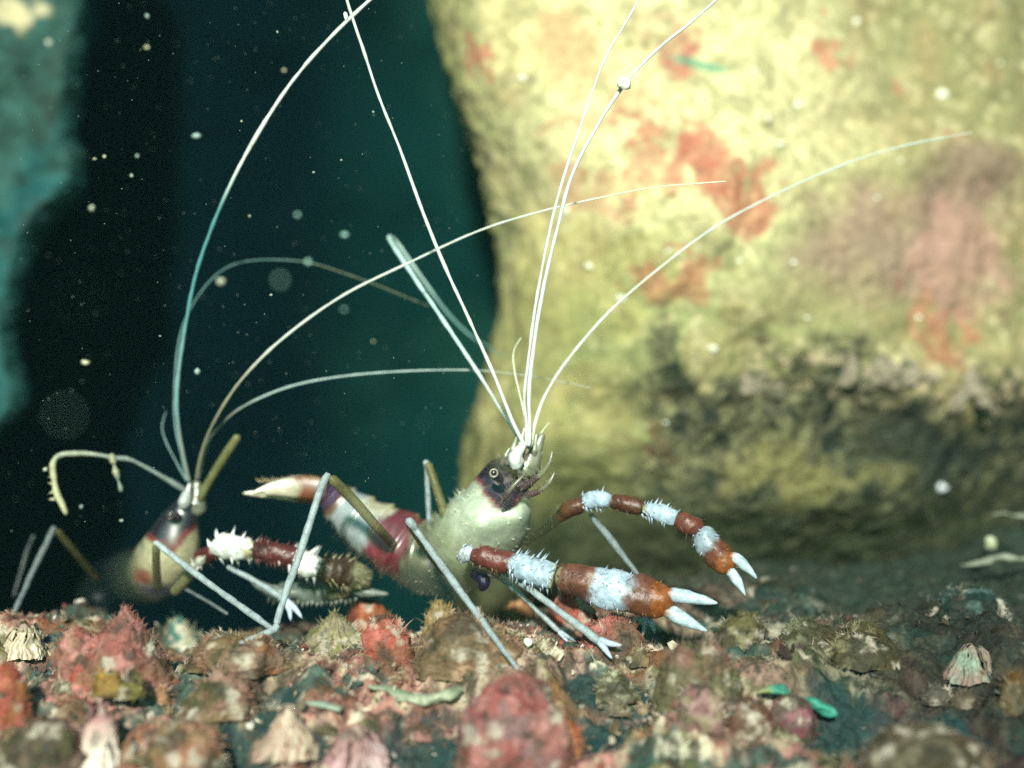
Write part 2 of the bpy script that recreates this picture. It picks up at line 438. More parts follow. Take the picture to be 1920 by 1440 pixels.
def tube(pts, rad, n=10, step=0.06, flat=1.0, rounded=True, straight=False, mod=None):
    """returns verts, faces, u per vertex (in control-point units)"""
    if straight:
        C0, R0, U0 = [], [], []
        for i in range(len(pts) - 1):
            a, b = np.asarray(pts[i], float), np.asarray(pts[i + 1], float)
            m = max(2, int(np.linalg.norm(b - a) / step) + 1)
            for t in np.linspace(0, 1, m, endpoint=(i == len(pts) - 2)):
                C0.append(a * (1 - t) + b * t); R0.append(rad[i] * (1 - t) + rad[i + 1] * t); U0.append(i + t)
        C_, R_, U_ = np.array(C0), np.array(R0), np.array(U0)
    else:
        C_, R_, U_ = catmull(pts, rad, step)
    if rounded:
        d = np.concatenate([[0], np.cumsum(np.linalg.norm(np.diff(C_, axis=0), axis=1))])
        for end, rr in ((0, R_[0]), (1, R_[-1])):
            dd_ = d if end == 0 else d[-1] - d
            R_ = R_ * np.sqrt(np.clip(1 - np.clip(1 - dd_ / max(rr, 1e-6), 0, 1) ** 2, 0.02, 1))
    T = np.gradient(C_, axis=0)
    T /= np.linalg.norm(T, axis=1)[:, None] + 1e-9
    ref = np.array([0, 1.0, 0]) if abs(T[0][1]) < 0.9 else np.array([1.0, 0, 0])
    N = np.cross(T[0], ref); N /= np.linalg.norm(N)
    vs, us = [], []
    a = np.linspace(0, 2 * math.pi, n, endpoint=False)
    for i in range(len(C_)):
        N = N - T[i] * N.dot(T[i]); N /= np.linalg.norm(N) + 1e-9
        Bn = np.cross(T[i], N)
        r = R_[i] * (mod(U_[i]) if mod else 1.0)
        off = (np.cos(a)[:, None] * N + np.sin(a)[:, None] * Bn) * r
        off[:, 1] *= flat
        vs.append(C_[i] + off); us += [U_[i]] * n
    v = np.concatenate(vs); us = np.array(us)
    f = grid_faces(len(C_), n, True).tolist()
    f.append(list(range(n))[::-1]); f.append([len(v) - n + k for k in range(n)])
    return v, f, us

def ramp(us, stops, blur=0.12):
    """stops: [(u, colour)], each colour holds until the next stop"""
    c = np.tile(np.asarray(stops[0][1], float), (len(us), 1))
    for u, k in stops[1:]:
        c = mixc(c, k, sm(u - blur, u + blur, us))
    return c

def px_tube(name, pts, mat, stops, parent, n=10, step=0.06, flat=1.0, straight=False, blur=0.12, jag=0.0, rough=0.0, rounded=True, mod=None):
    """pts: (px, py, depth, radius in px)"""
    w = [P(a, b, d) for a, b, d, r in pts]
    rr = [S(r, d) for a, b, d, r in pts]
    v, f, us = tube(w, rr, n, step, flat, rounded, straight, mod)
    if rough:
        nn = (fbm(v, 5.0, 3, 77) - 0.5)
        cen = np.repeat(v.reshape(-1, n, 3).mean(1), n, axis=0)
        v = v + (v - cen) * (nn * rough * 2)[:, None]
    if jag:
        us = us + jag * (fbm(v, 6.0, 3, 88) - 0.5)
    return mesh_obj(name, v, f, mat, ramp(us, stops, blur), parent, origin=parent_origin(parent))

def parent_origin(p):
    o = Vector((0, 0, 0))
    while p is not None:
        o = o + p.location
        p = p.parent
    return o

def cones(name, items, mat, parent, n=5):
    """items: (base point, direction * length, base radius, colour) joined into one part"""
    V, F, C = [], [], []
    for b, d, r, c in items:
        b = np.asarray(b, float); d = np.asarray(d, float)
        t = d / (np.linalg.norm(d) + 1e-9)
        ref = np.array([0, 0, 1.0]) if abs(t[2]) < 0.9 else np.array([1.0, 0, 0])
        n1_ = np.cross(t, ref); n1_ /= np.linalg.norm(n1_); n2_ = np.cross(t, n1_)
        k = len(V)
        for i in range(n):
            a = 2 * math.pi * i / n
            V.append(b - d * 0.15 + r * (math.cos(a) * n1_ + math.sin(a) * n2_)); C.append(c)
        V.append(b + d); C.append(c)
        F += [(k + i, k + (i + 1) % n, k + n) for i in range(n)]
    o = mesh_obj(name, V, F, mat, np.array(C), parent, origin=parent_origin(parent) if parent else None)
    o['kind'] = 'stuff'
    return o

WHITE = (0.62, 0.66, 0.62); BLUEW = (0.40, 0.50, 0.58); CREAM = (0.46, 0.42, 0.26)
BROWN = (0.110, 0.042, 0.026); MAROON = (0.075, 0.014, 0.012); ORANGE = (0.20, 0.062, 0.012)
OLIVE = (0.135, 0.13, 0.05); PURPLE = (0.014, 0.008, 0.020); RED = (0.20, 0.032, 0.030); LEGC = (0.32, 0.385, 0.41)
TEALW = (0.07, 0.24, 0.26)

def antenna(parent, pts, y0, y1, r0, r1, stops=None, name='antenna'):
    n = len(pts)
    q = [(a, b, y0 + (y1 - y0) * i / (n - 1), r0 + (r1 - r0) * i / (n - 1)) for i, (a, b) in enumerate(pts)]
    return px_tube(name, q, M_ANT, stops or [(0, WHITE)], parent, n=7, step=0.06, blur=0.6, rough=0.45)

def spikes_on(pts, count, length, rad, colour, seed, spread=1.0, fwd=0.35):
    """cone items around a tube given as (px,py,depth,radius)"""
    rg = random.Random(seed)
    out = []
    for i in range(count):
        t = rg.random() * (len(pts) - 1)
        k = min(int(t), len(pts) - 2); f = t - k
        a = [pts[k][j] * (1 - f) + pts[k + 1][j] * f for j in range(4)]
        A = P(*pts[k][:3]); Bq = P(*pts[k + 1][:3]); T = (Bq - A).normalized()
        nrm = T.cross(Vector((0, 1, 0))).normalized(); bn = T.cross(nrm)
        th = rg.random() * 2 * math.pi
        d = nrm * math.cos(th) + bn * math.sin(th)
        r = S(a[3], a[2])
        Lh = S(length, a[2]) * rg.uniform(0.55, 1.15)
        out.append((P(*a[:3]) + d * r * 0.93, (d + T * fwd).normalized() * Lh, S(rad, a[2]) * rg.uniform(.8, 1.2), colour))
    return out

def fork_foot(pts, tips):
    return pts, tips

def walking_leg(parent, femur, tibia, tips=(), tarsus=None, olive=True, name='leg', tone=1.0):
    """femur, tibia, tarsus: lists of (px,py,depth,radius). Each joint its own sub-part under the leg."""
    tibia = [(a, b, d, r * 0.86) for a, b, d, r in tibia]
    body = px_tube(name, tibia, M_LEG, [(0, tuple(tone * q for q in LEGC) + (0.80,))], parent, n=8, step=0.05, rough=0.35)
    if femur:
        px_tube('thigh', femur, M_LEG, [(0, tuple(tone * q for q in (OLIVE if olive else LEGC)) + (0.75,))], body, n=8, step=0.12)
    if tarsus:
        px_tube('foot', tarsus, M_LEG, [(0, LEGC)], body, n=8, step=0.12)
    for t in tips:
        px_tube('toe', t, M_LEG, [(0, BLUEW)], body, n=7, step=0.08)
    return body

# ------------------------------------------------------------------ the nearer shrimp (right)
shA = empty('shrimp', P(880, 1180, 0.6))
tag(shA, 'larger red and white banded shrimp with raised tail, right of the dark gap', 'shrimp', 'banded shrimps on the ledge')
bodyA = [(607, 918, 1.6, 27), (622, 930, 1.55, 33), (650, 955, 1.4, 42), (690, 985, 1.2, 52), (735, 1012, 1.0, 62), (790, 1040, 0.8, 70), (850, 1040, 0.55, 78),
         (895, 1000, 0.35, 78), (925, 960, 0.2, 74), (938, 918, 0.15, 55), (948, 885, 0.15, 38), (962, 862, 0.15, 20)]
bodyA = [(a, b, d + 0.5 * min(1, i / 5), r) for i, (a, b, d, r) in enumerate(bodyA)]
w = [P(a, b, d) for a, b, d, r in bodyA]; rr = [S(r, d) for a, b, d, r in bodyA]
def segm(u):
    if u > 5.2: return 1.0
    t = (u * 1.15) % 1.0
    return 0.92 + 0.13 * t ** 1.5
v, f, us = tube(w, rr, 40, 0.035, 1.0, True, False, segm)
cen = np.repeat(v.reshape(-1, 40, 3).mean(1), 40, axis=0)
v = v + (v - cen) * ((fbm(v, 2.2, 4, 501) - 0.5) * 0.16 * 1.0)[:, None]
for bx_, bz_, br_ in ((903, 972, 40), (975, 962, 32)):            # the two swollen gill chambers
    c0 = np.array(P(bx_, bz_, 0)); q = np.sqrt((v[:, 0] - c0[0]) ** 2 + (v[:, 2] - c0[2]) ** 2) / S(br_)
    v[:, 1] -= 0.34 * np.exp(-q ** 2) * (v[:, 1] < cen[:, 1])
uj = us + 1.0 * (fbm(v, 3.0, 5, 502, 0.6) - 0.5)
Cb = ramp(uj, [(0, (0.05, 0.02, 0.06)), (1.35, (0.14, 0.05, 0.02)), (1.75, (0.30, 0.34, 0.36)), (3.55, (0.115, 0.012, 0.02)), (4.75, (0.19, 0.20, 0.12)), (6.3, (0.22, 0.26, 0.15)), (7.2, (0.34, 0.40, 0.28))], 0.2)
# cream upper edge of the white rings; grey under-side
rel = (v - cen); up = rel[:, 2] / (np.linalg.norm(rel, axis=1) + 1e-9)
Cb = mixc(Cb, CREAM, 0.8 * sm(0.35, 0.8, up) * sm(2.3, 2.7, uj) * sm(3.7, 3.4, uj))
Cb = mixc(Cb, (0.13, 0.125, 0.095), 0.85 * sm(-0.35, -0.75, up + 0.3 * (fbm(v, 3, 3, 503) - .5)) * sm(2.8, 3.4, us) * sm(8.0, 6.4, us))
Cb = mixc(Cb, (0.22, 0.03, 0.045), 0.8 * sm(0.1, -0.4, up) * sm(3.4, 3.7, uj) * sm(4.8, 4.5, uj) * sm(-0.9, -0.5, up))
# the dark V-shaped mask with its red rim, from the eyes down to a point
vx = (v[:, 0] - P(943, 962, .1).x) / S(1); vz = (v[:, 2] - P(943, 962, .1).z) / S(1)
jit = 30 * (fbm(v, 3.2, 5, 504, 0.6) - 0.5)
inside = vz + jit - np.where(vx < 0, -vx * 1.15, vx * 0.9)
frontish = sm(7.4, 7.7, us)
Cb = mixc(Cb, RED, frontish * sm(-14, -5, inside))
Cb = mixc(Cb, PURPLE, frontish * sm(0, 14, inside))
Cb = mixc(Cb, (0.16, 0.14, 0.13), 0.85 * frontish * sm(0.50, 0.60, fbm(v, 4.0, 4, 505)) * sm(4, 30, inside))
Cb = mixc(Cb, (0.30, 0.29, 0.22), 0.9 * sm(10.0, 10.9, us + 0.8 * (fbm(v, 4, 3, 506) - 0.5)))
for bx_, bz_, br_ in ((898, 968, 46), (976, 962, 34)):
    c0 = np.array(P(bx_, bz_, 0.4)); q = 0.8 * np.sqrt((v[:, 0] - c0[0]) ** 2 + (v[:, 2] - c0[2]) ** 2) / S(br_)
    Cb = mixc(Cb, (0.60, 0.68, 0.54), 0.95 * np.exp(-q ** 2) * sm(4, -6, inside) * sm(6.0, 7.0, us))  # flash glow on the two swellings, painted as pale pigment
alph = 1 - 0.40 * sm(4.3, 5.2, us) * sm(6.9, 5.8, us) - 0.35 * sm(0.1, -0.6, up) * sm(3.6, 4.4, us) * sm(8.2, 7, us) - 0.6 * sm(9.4, 10.4, us)
Cb = np.concatenate([Cb, np.clip(alph, 0.3, 1)[:, None]], 1)
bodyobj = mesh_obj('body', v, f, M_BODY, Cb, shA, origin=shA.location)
vn_ = (v - cen) / (np.linalg.norm(v - cen, axis=1)[:, None] + 1e-9)
Cb = mixc(Cb, Cb * 0, np.zeros(len(Cb)))
pick = RNG.choice(np.nonzero(us > 5.2)[0], 260)
cones('spinelets', [(v[k], vn_[k] * RNG.uniform(.05, .12) + np.array([0.0, 0, 0.05]), RNG.uniform(.006, .013), Cb[k, :3] * 1.1) for k in pick], M_CLAW, bodyobj)
pick = RNG.choice(np.nonzero((us > 1.5) & (us < 5.2) & (up < -0.3))[0], 120)
cones('setae', [(v[k], vn_[k] * RNG.uniform(.08, .22), .005, (.22, .21, .13)) for k in pick], M_CLAW, bodyobj, 3)
px_tube('rostrum', [(955, 872, 0.2, 9), (975, 858, 0.05, 6), (1000, 832, -0.1, 1)], M_BODY, [(0, (0.06, 0.03, 0.03)), (1.2, (0.30, 0.26, 0.16))], shA, n=12, step=0.03, rounded=False)
for k, (pts, ) in enumerate([([(610, 918, 1.5, 22), (570, 914, 1.45, 22), (530, 914, 1.35, 17), (500, 918, 1.3, 10), (474, 924, 1.25, 1.5)],),
                             ([(610, 926, 1.75, 20), (570, 926, 1.75, 18), (530, 925, 1.7, 13), (495, 925, 1.65, 8), (455, 925, 1.6, 1.2)],),
                             ([(612, 916, 1.95, 20), (575, 908, 2.05, 17), (540, 908, 2.1, 13), (505, 914, 2.1, 2)],)]):
    fan = px_tube('tail_blade', pts, M_BODY, [(0, (0.05, 0.015, 0.02)), (0.35, (0.17, 0.045, 0.016)), (1.5 if k != 2 else 1.2, (0.52, 0.48, 0.36)), (3.4, (0.32, 0.30, 0.17))], shA, n=14, step=0.04, flat=0.35, blur=0.3, jag=0.9, rounded=False)
    if k == 0:
        cones('fringe', [(P(a, b, 1.4), P(a - 9, b - rr_, 1.38) - P(a, b, 1.4), 0.008, (0.6, 0.5, 0.3)) for a, b, rr_ in [(600 - 6 * i, 899 + 0.22 * i * (i > 9), 7 + 4 * ((i * 7) % 3) / 2) for i in range(20)]], M_ANT, fan)
def eye(parent, px, py, d, r, stalk_from, ring=(0.24, 0.22, 0.17)):
    st = px_tube('eye_stalk', [stalk_from, (px, py, d, r * 0.95)], M_BODY, [(0, PURPLE)], parent, n=12, step=0.05)
    bx, fx_, ux = tube([P(px, py, d + .06), P(px, py, d - S(r))], [S(r * 1.0), S(r * 1.0)], 20, 0.012)
    mesh_obj('eyeball', bx, fx_, M_EYE, np.tile(np.array((0.016, 0.012, 0.016)), (len(bx), 1)), st, origin=parent_origin(st))
    cpt = P(px, py, d - S(r) - 0.006)
    # pale ring and dark pupil on the eye
    RV, RF = [], []
    m = 28
    for i in range(m):
        for j in range(8):
            a = 2 * math.pi * i / m; b = 2 * math.pi * j / 8
            q = S(r) * (0.66 + 0.20 * math.cos(b))
            RV.append((cpt.x + q * math.cos(a), cpt.y - 0.018 * math.sin(b), cpt.z + q * math.sin(a)))
    for i in range(m):
        for j in range(8):
            RF.append((i * 8 + j, i * 8 + (j + 1) % 8, ((i + 1) % m) * 8 + (j + 1) % 8, ((i + 1) % m) * 8 + j))
    mesh_obj('eye_ring', RV, RF, M_EYE, np.tile(np.array(ring), (len(RV), 1)), st, origin=parent_origin(st))
eye(shA, 926, 887, -0.30, 10.5, (938, 905, -0.1, 12))
px_tube('eye_stalk', [(955, 918, 0.35, 20), (975, 912, 0.3, 17), (992, 905, 0.25, 11), (1003, 897, 0.25, 4)], M_CLAW, [(0, (0.016, 0.010, 0.014)), (2.0, (0.05, 0.035, 0.02))], shA, n=16, step=0.03, rough=1.0)
for k, q in enumerate([[(978, 915, 0.1, 6), (1005, 898, -0.1, 5), (1028, 872, -0.2, 4), (1036, 845, -0.2, 1)], [(975, 930, 0.0, 6), (1008, 922, -0.2, 5), (1030, 905, -0.3, 4), (1040, 885, -0.3, 1)],
                       [(940, 945, -0.4, 5), (952, 925, -0.6, 5), (968, 905, -0.65, 4), (985, 888, -0.6, 1)], [(985, 892, 0.2, 7), (1000, 872, 0.2, 5), (1012, 846, 0.2, 1)]]):
    fl = px_tube('feeding_leg', q, M_BODY, [(0, (0.10, 0.06, 0.06, 0.8)), (1.2, (0.22, 0.22, 0.15, 0.6))], shA, n=10, step=0.03, rough=0.6, rounded=False)
    cones('setae', spikes_on(q, 46, 15, 0.5, (.24, .23, .16), 570 + k), M_ANT, fl, 3)
for k, (x0, y0, x1, y1, d_, r_) in enumerate([(952, 872, 972, 812, 0.0, 8), (968, 868, 984, 800, -0.05, 9), (984, 872, 990, 806, 0.05, 9), (996, 876, 1006, 812, 0.1, 8), (940, 872, 958, 838, 0.1, 6), (1000, 880, 1018, 846, 0.2, 6)]):
    px_tube('antenna_stalk', [(x0, y0, d_ + .1, r_), ((x0 + x1) / 2, (y0 + y1) / 2, d_, r_ * 0.95), ((x0 + x1) / 2 + 1, (y0 + y1) / 2 - 5, d_, r_ * 0.7), (x1, y1, d_, r_ * 0.4)], M_BODY, [(0, (0.17, 0.16, 0.12)), (1, (0.26, 0.28, 0.19))], shA, n=12, step=0.03, rough=0.4)
st_ = [(950, 890, 0.1, 30), (975, 880, 0.1, 26), (1000, 890, 0.2, 12)]
cones('setae', spikes_on(st_, 70, 20, 0.6, (.16, .13, .10), 560), M_CLAW, shA, 3)
px_tube('antenna_scale', [(966, 880, -0.1, 13), (968, 862, -0.15, 17), (974, 846, -0.15, 10), (985, 832, -0.1, 4)], M_BODY, [(0, (0.70, 0.74, 0.72))], shA, n=16, step=0.03, rough=0.5)
px_tube('antenna_scale', [(975, 890, 0.25, 16), (992, 868, 0.2, 22), (1002, 845, 0.2, 14), (1020, 812, 0.2, 4)], M_BODY, [(0, (0.22, 0.24, 0.16))], shA, n=16, step=0.03, rough=0.5)
antenna(shA, [(985, 838), (960, 788), (925, 700), (880, 600), (830, 490), (790, 390), (750, 280), (710, 180), (680, 90), (655, 15), (640, -40)], -0.1, -1.2, 3.6, 2.8)
antenna(shA, [(988, 838), (987, 790), (983, 745), (990, 680), (1003, 580), (1024, 465), (1046, 370), (1080, 262), (1130, 120), (1172, 45), (1215, -30)], -0.1, -0.4, 3.4, 2.4)
antenna(shA, [(992, 838), (993, 790), (992, 735), (1002, 640), (1021, 530), (1047, 420), (1072, 330), (1112, 250), (1166, 165), (1230, 95), (1300, 38), (1370, -25)], -0.2, -1.0, 4.2, 3.0)
antenna(shA, [(996, 838), (1003, 795), (1022, 742), (1062, 678), (1140, 587), (1240, 500), (1350, 420), (1480, 352), (1600, 302), (1700, 272), (1825, 248)], -0.1, 2.0, 3.4, 0.9, [(0, (.7, .7, .55)), (1.5, WHITE), (6, (.55, .7, .68))])
antenna(shA, [(980, 838), (950, 785), (892, 692), (832, 602), (782, 528), (742, 468), (728, 445)], 0.0, 2.6, 3.4, 3.4, [(0, WHITE), (2, (.5, .72, .70))], 'antennule')
antenna(shA, [(728, 445), (742, 452), (790, 520), (840, 588), (885, 632), (915, 650), (945, 672)], 2.6, 4.2, 4.2, 1.0, [(0, (.45, .65, .62)), (2.5, (.2, .4, .4))], 'antennule')
antenna(shA, [(992, 832), (982, 772), (966, 702), (963, 660), (978, 632)], 0.1, 0.6, 2.2, 1.0, [(0, (.6, .65, .5))], 'antennule')
antenna(shA, [(1000, 845), (1015, 812), (1032, 790)], 0.1, 0.3, 3.0, 1.0, [(0, (.5, .55, .35))], 'antennule')

# clawed arms of the nearer shrimp
def claw_arm(parent, segs, palm, fingers, spines, mat=M_CLAW, tipc=BLUEW):
    arm = empty('claw_arm', P(*segs[0]['pts'][0][:3]) - parent_origin(parent), parent)
    for s in segs:
        q = s['pts']
        q = [(a, b, d, r * 0.93 * (0.62 if k == 0 else (0.92 if k == len(q) - 1 else 1.0))) for k, (a, b, d, r) in enumerate(q)]
        px_tube('arm_joint', q, mat, s['stops'], arm, n=20, step=0.025, rough=0.30, blur=0.25, jag=1.1, rounded=False)
    px_tube('palm', [(a, b, d, r * 0.93) for a, b, d, r in palm['pts']], mat, palm['stops'], arm, n=24, step=0.025, flat=0.8, rough=0.22, blur=0.35, jag=1.3)
    for fg in fingers:
        px_tube('finger', fg, M_CLAW, [(0, palm['stops'][-1][1]), (0.75, tipc)], arm, rough=0.25, blur=0.3, jag=0.6, n=12, step=0.03, rounded=False)
    cones('spines', spines, mat, arm)
    hair = []
    for i, sg in enumerate([q['pts'] for q in segs] + [palm['pts']]):
        hair += spikes_on(sg, 16, 17, 0.45, (0.22, 0.20, 0.13), 400 + i, fwd=0.6)
    cones('bristles', hair, M_ANT, arm, 3)
    return arm

near_seg1 = [(862, 1033, -0.5, 12), (872, 1038, -0.5, 18), (884, 1041, -0.52, 15)]
near_seg2 = [(884, 1041, -0.5, 16), (905, 1046, -0.55, 22), (935, 1052, -0.6, 24), (962, 1056, -0.65, 22), (985, 1064, -0.7, 28), (1015, 1074, -0.75, 31), (1040, 1080, -0.8, 26)]
near_palm = [(1040, 1080, -0.8, 22), (1058, 1083, -0.82, 28), (1090, 1090, -0.88, 34), (1112, 1097, -0.9, 36), (1145, 1106, -0.95, 40), (1182, 1114, -1.0, 40), (1222, 1122, -1.05, 41), (1250, 1128, -1.1, 30), (1264, 1131, -1.1, 14)]
BL2 = (0.35, 0.45, 0.55)
claw_arm(shA,
    [dict(pts=near_seg1, stops=[(0, (0.42, 0.49, 0.55))]),
     dict(pts=near_seg2, stops=[(0, (0.110, 0.028, 0.022)), (3.0, BL2), (5.75, (.30, .31, .21))])],
    dict(pts=near_palm, stops=[(0, (.24, .23, .14)), (0.7, BROWN), (3.0, BL2), (5.05, (0.105, 0.038, 0.022)), (6.0, ORANGE)]),
    [[(1243, 1110, -1.15, 9), (1262, 1116, -1.15, 14), (1290, 1120, -1.17, 13), (1322, 1126, -1.2, 8), (1345, 1131, -1.22, 1.5)],
     [(1240, 1142, -1.15, 9), (1262, 1150, -1.15, 16), (1285, 1163, -1.17, 14), (1308, 1175, -1.2, 8), (1326, 1183, -1.22, 1.2)]],
    spikes_on(near_seg1, 10, 9, 2.5, (0.42, 0.49, 0.55), 1) + spikes_on(near_seg2[3:], 60, 18, 2.8, BL2, 2) + spikes_on(near_seg2[:3], 26, 10, 2.2, (0.18, 0.09, 0.06), 3)
    + spikes_on(near_palm[3:6], 50, 11, 1.5, BL2, 4) + spikes_on(near_palm[:3], 18, 8, 1.6, BROWN, 5) + spikes_on(near_palm[5:8], 18, 8, 1.6, ORANGE, 6))
far_seg1 = [(965, 1030, 0.8, 7), (1000, 1008, 0.6, 8), (1035, 982, 0.3, 10), (1062, 958, 0.05, 15), (1085, 947, 0.0, 18), (1096, 944, 0.0, 12)]
far_seg2 = [(1092, 942, 0.0, 14), (1108, 938, -0.05, 18), (1130, 938, -0.1, 19), (1146, 941, -0.1, 13), (1160, 942, -0.12, 17), (1185, 948, -0.15, 19), (1204, 955, -0.2, 13)]
far_seg3 = [(1204, 956, -0.2, 13), (1222, 958, -0.2, 17), (1245, 964, -0.25, 20), (1268, 972, -0.3, 15)]
far_seg4 = [(1266, 973, -0.3, 14), (1282, 979, -0.3, 22), (1298, 988, -0.32, 24), (1310, 998, -0.35, 18)]
far_palm = [(1306, 994, -0.35, 22), (1318, 1006, -0.38, 27), (1332, 1024, -0.4, 28), (1350, 1043, -0.45, 29), (1364, 1060, -0.5, 25), (1374, 1070, -0.5, 12)]
claw_arm(shA,
    [dict(pts=far_seg1, stops=[(0, (0.04, 0.05, 0.025, 0.35)), (2.6, (0.085, 0.034, 0.016, 1.0))]), dict(pts=far_seg2, stops=[(0, BL2), (3.0, (0.08, 0.03, 0.016))]),
     dict(pts=far_seg3, stops=[(0, (.22, .21, .12)), (0.5, BL2)]), dict(pts=far_seg4, stops=[(0, (0.12, 0.038, 0.024))])],
    dict(pts=far_palm, stops=[(0, (0.26, 0.33, 0.39)), (2.1, (0.12, 0.040, 0.020)), (3.6, ORANGE)]),
    [[(1366, 1042, -0.55, 8), (1378, 1046, -0.55, 12), (1394, 1059, -0.57, 11), (1409, 1073, -0.6, 6), (1419, 1085, -0.6, 1.2)],
     [(1360, 1066, -0.55, 8), (1370, 1072, -0.55, 11), (1382, 1090, -0.57, 9), (1392, 1106, -0.6, 5), (1398, 1117, -0.6, 1.2)]],
    spikes_on(far_seg2[:3], 30, 11, 2.2, BL2, 11) + spikes_on(far_seg3, 44, 14, 2.2, BL2, 12) + spikes_on(far_seg2[3:], 14, 7, 1.6, BROWN, 13) + spikes_on(far_palm[:3], 16, 8, 1.6, BL2, 14) + spikes_on(far_palm[3:], 12, 7, 1.5, ORANGE, 15))

# walking legs of the nearer shrimp
walking_leg(shA, [(617, 893, -0.5, 10), (660, 935, -0.2, 10), (710, 992, 0.0, 9), (748, 1032, 1.35, 9)], [(619, 889, -0.5, 10), (610, 897, -0.5, 9), (592, 945, -0.5, 7.5), (562, 1040, -0.8, 8), (530, 1130, -1.2, 8), (518, 1172, -1.4, 8)],
            tarsus=[(520, 1168, -1.4, 8), (514, 1181, -1.45, 7.5), (480, 1195, -1.7, 6), (455, 1205, -1.95, 5), (436, 1218, -2.2, 3)])
walking_leg(shA, [(766, 978, -0.55, 9), (800, 1030, 0.0, 8), (835, 1075, 0.5, 8)], [(762, 972, -0.6, 9), (772, 984, -0.6, 11), (790, 1008, -0.6, 8), (860, 1105, -1.4, 8), (930, 1200, -2.2, 7), (972, 1256, -2.6, 4)])
walking_leg(shA, [(800, 864, 1.0, 8), (815, 905, 0.9, 8), (840, 985, 0.6, 10)], [(798, 862, 1.0, 9), (800, 880, 1.0, 6), (803, 950, 1.1, 6), (806, 1010, 1.2, 6), (812, 1060, 1.3, 5)])
walking_leg(shA, None, [(930, 1062, -0.2, 7), (980, 1095, -0.6, 8), (1040, 1140, -1.0, 8), (1100, 1185, -1.3, 9), (1128, 1205, -1.4, 10)], [[(1118, 1198, -1.4, 8), (1145, 1207, -1.45, 6), (1166, 1210, -1.5, 1.5)], [(1120, 1198, -1.4, 8), (1135, 1218, -1.45, 6), (1148, 1236, -1.5, 1.5)]])
walking_leg(shA, None, [(920, 1070, 0.2, 6), (965, 1105, 0.0, 6), (1015, 1152, -0.3, 6), (1050, 1185, -0.4, 6)], [[(1046, 1182, -.4, 6), (1060, 1198, -.45, 4), (1068, 1208, -.5, 1)], [(1046, 1182, -.4, 6), (1068, 1195, -.45, 4), (1082, 1205, -.5, 1)]])
walking_leg(shA, None, [(1106, 962, 0.3, 5), (1115, 975, 0.3, 8), (1140, 1005, 0.4, 8), (1168, 1042, 0.5, 7), (1200, 1085, 0.6, 5), (1212, 1125, 0.6, 4)], tone=0.8)
walking_leg(shA, None, [(1150, 1110, 0.2, 6), (1190, 1140, 0.0, 6), (1212, 1158, -0.2, 7)], [[(1210, 1152, -.2, 7), (1208, 1175, -.25, 5), (1204, 1194, -.3, 1.5)], [(1210, 1152, -.2, 7), (1222, 1172, -.25, 7), (1228, 1188, -.3, 1.5)]])
px_tube('mouthpart', [(888, 1076, 0.3, 9), (900, 1080, 0.0, 13), (908, 1092, -0.1, 12), (902, 1106, 0.0, 6)], M_CLAW, [(0, (0.012, 0.010, 0.035))], shA, n=12, step=0.03)
px_tube('mouthpart', [(915, 1075, -0.3, 5), (928, 1076, -0.4, 9), (938, 1082, -0.4, 5)], M_CLAW, [(0, (0.25, 0.22, 0.19))], shA, n=12, step=0.03)

# ------------------------------------------------------------------ the further shrimp (left)
shB = empty('shrimp', P(310, 1190, 2.0))
tag(shB, 'smaller shrimp half hidden behind a pink cone of rock, facing the gap', 'shrimp', 'banded shrimps on the ledge')
bodyB = [(165, 1125, 4.5, 30), (200, 1095, 3.8, 42), (240, 1080, 3.0, 50), (280, 1080, 2.5, 54), (308, 1055, 2.2, 58), (322, 1025, 2.0, 54), (335, 985, 1.9, 40), (348, 955, 1.85, 26), (358, 935, 1.85, 14)]
w = [P(a, b, d) for a, b, d, r in bodyB]; rr = [S(r, d) for a, b, d, r in bodyB]
v, f, us = tube(w, rr, 36, 0.04)
cen = np.repeat(v.reshape(-1, 36, 3).mean(1), 36, axis=0)
v = v + (v - cen) * ((fbm(v, 2.2, 4, 511) - 0.5) * 0.16)[:, None]
Cb = ramp(us, [(0, (0.02, 0.03, 0.02)), (2.2, (0.06, 0.07, 0.04)), (3.4, (0.22, 0.20, 0.11)), (4.2, (0.46, 0.43, 0.27))], 0.4)
vx = (v[:, 0] - P(330, 1022, 2).x) / S(1, 2); vz = (v[:, 2] - P(330, 1022, 2).z) / S(1, 2)
inside = vz + 34 * (fbm(v, 3.2, 5, 514, 0.6) - 0.5) - np.where(vx < 0, -vx * 0.45, vx * 0.8)
Cb = mixc(Cb, RED, sm(-10, -3, inside) * sm(4.2, 4.5, us)); Cb = mixc(Cb, PURPLE, sm(3, 13, inside) * sm(4.2, 4.5, us))
q = np.sqrt(((v[:, 0] - P(275, 1078, 2).x) / S(26, 2)) ** 2 + ((v[:, 2] - P(275, 1078, 2).z) / S(18, 2)) ** 2)
Cb = mixc(Cb, (0.22, 0.04, 0.03), 0.8 * sm(1.1, 0.5, q))
Cb = mixc(Cb, (0.03, 0.02, 0.10), 0.9 * sm(P(300, 1085, 2).z, P(300, 1108, 2).z, v[:, 2]) * sm(3.2, 3.7, us))
Cb = np.concatenate([Cb, (0.15 + 0.68 * sm(1.8, 4.2, us))[:, None]], 1)
mesh_obj('body', v, f, M_BODY, Cb, shB, origin=shB.location)
eye(shB, 320, 966, 1.42, 10, (338, 972, 1.6, 11), (0.06, 0.055, 0.06))
px_tube('antenna_scale', [(344, 955, 1.6, 9), (345, 940, 1.55, 12), (352, 922, 1.6, 8), (356, 905, 1.6, 3)], M_BODY, [(0, (0.36, 0.39, 0.38))], shB, n=14, step=0.03, rough=0.5)
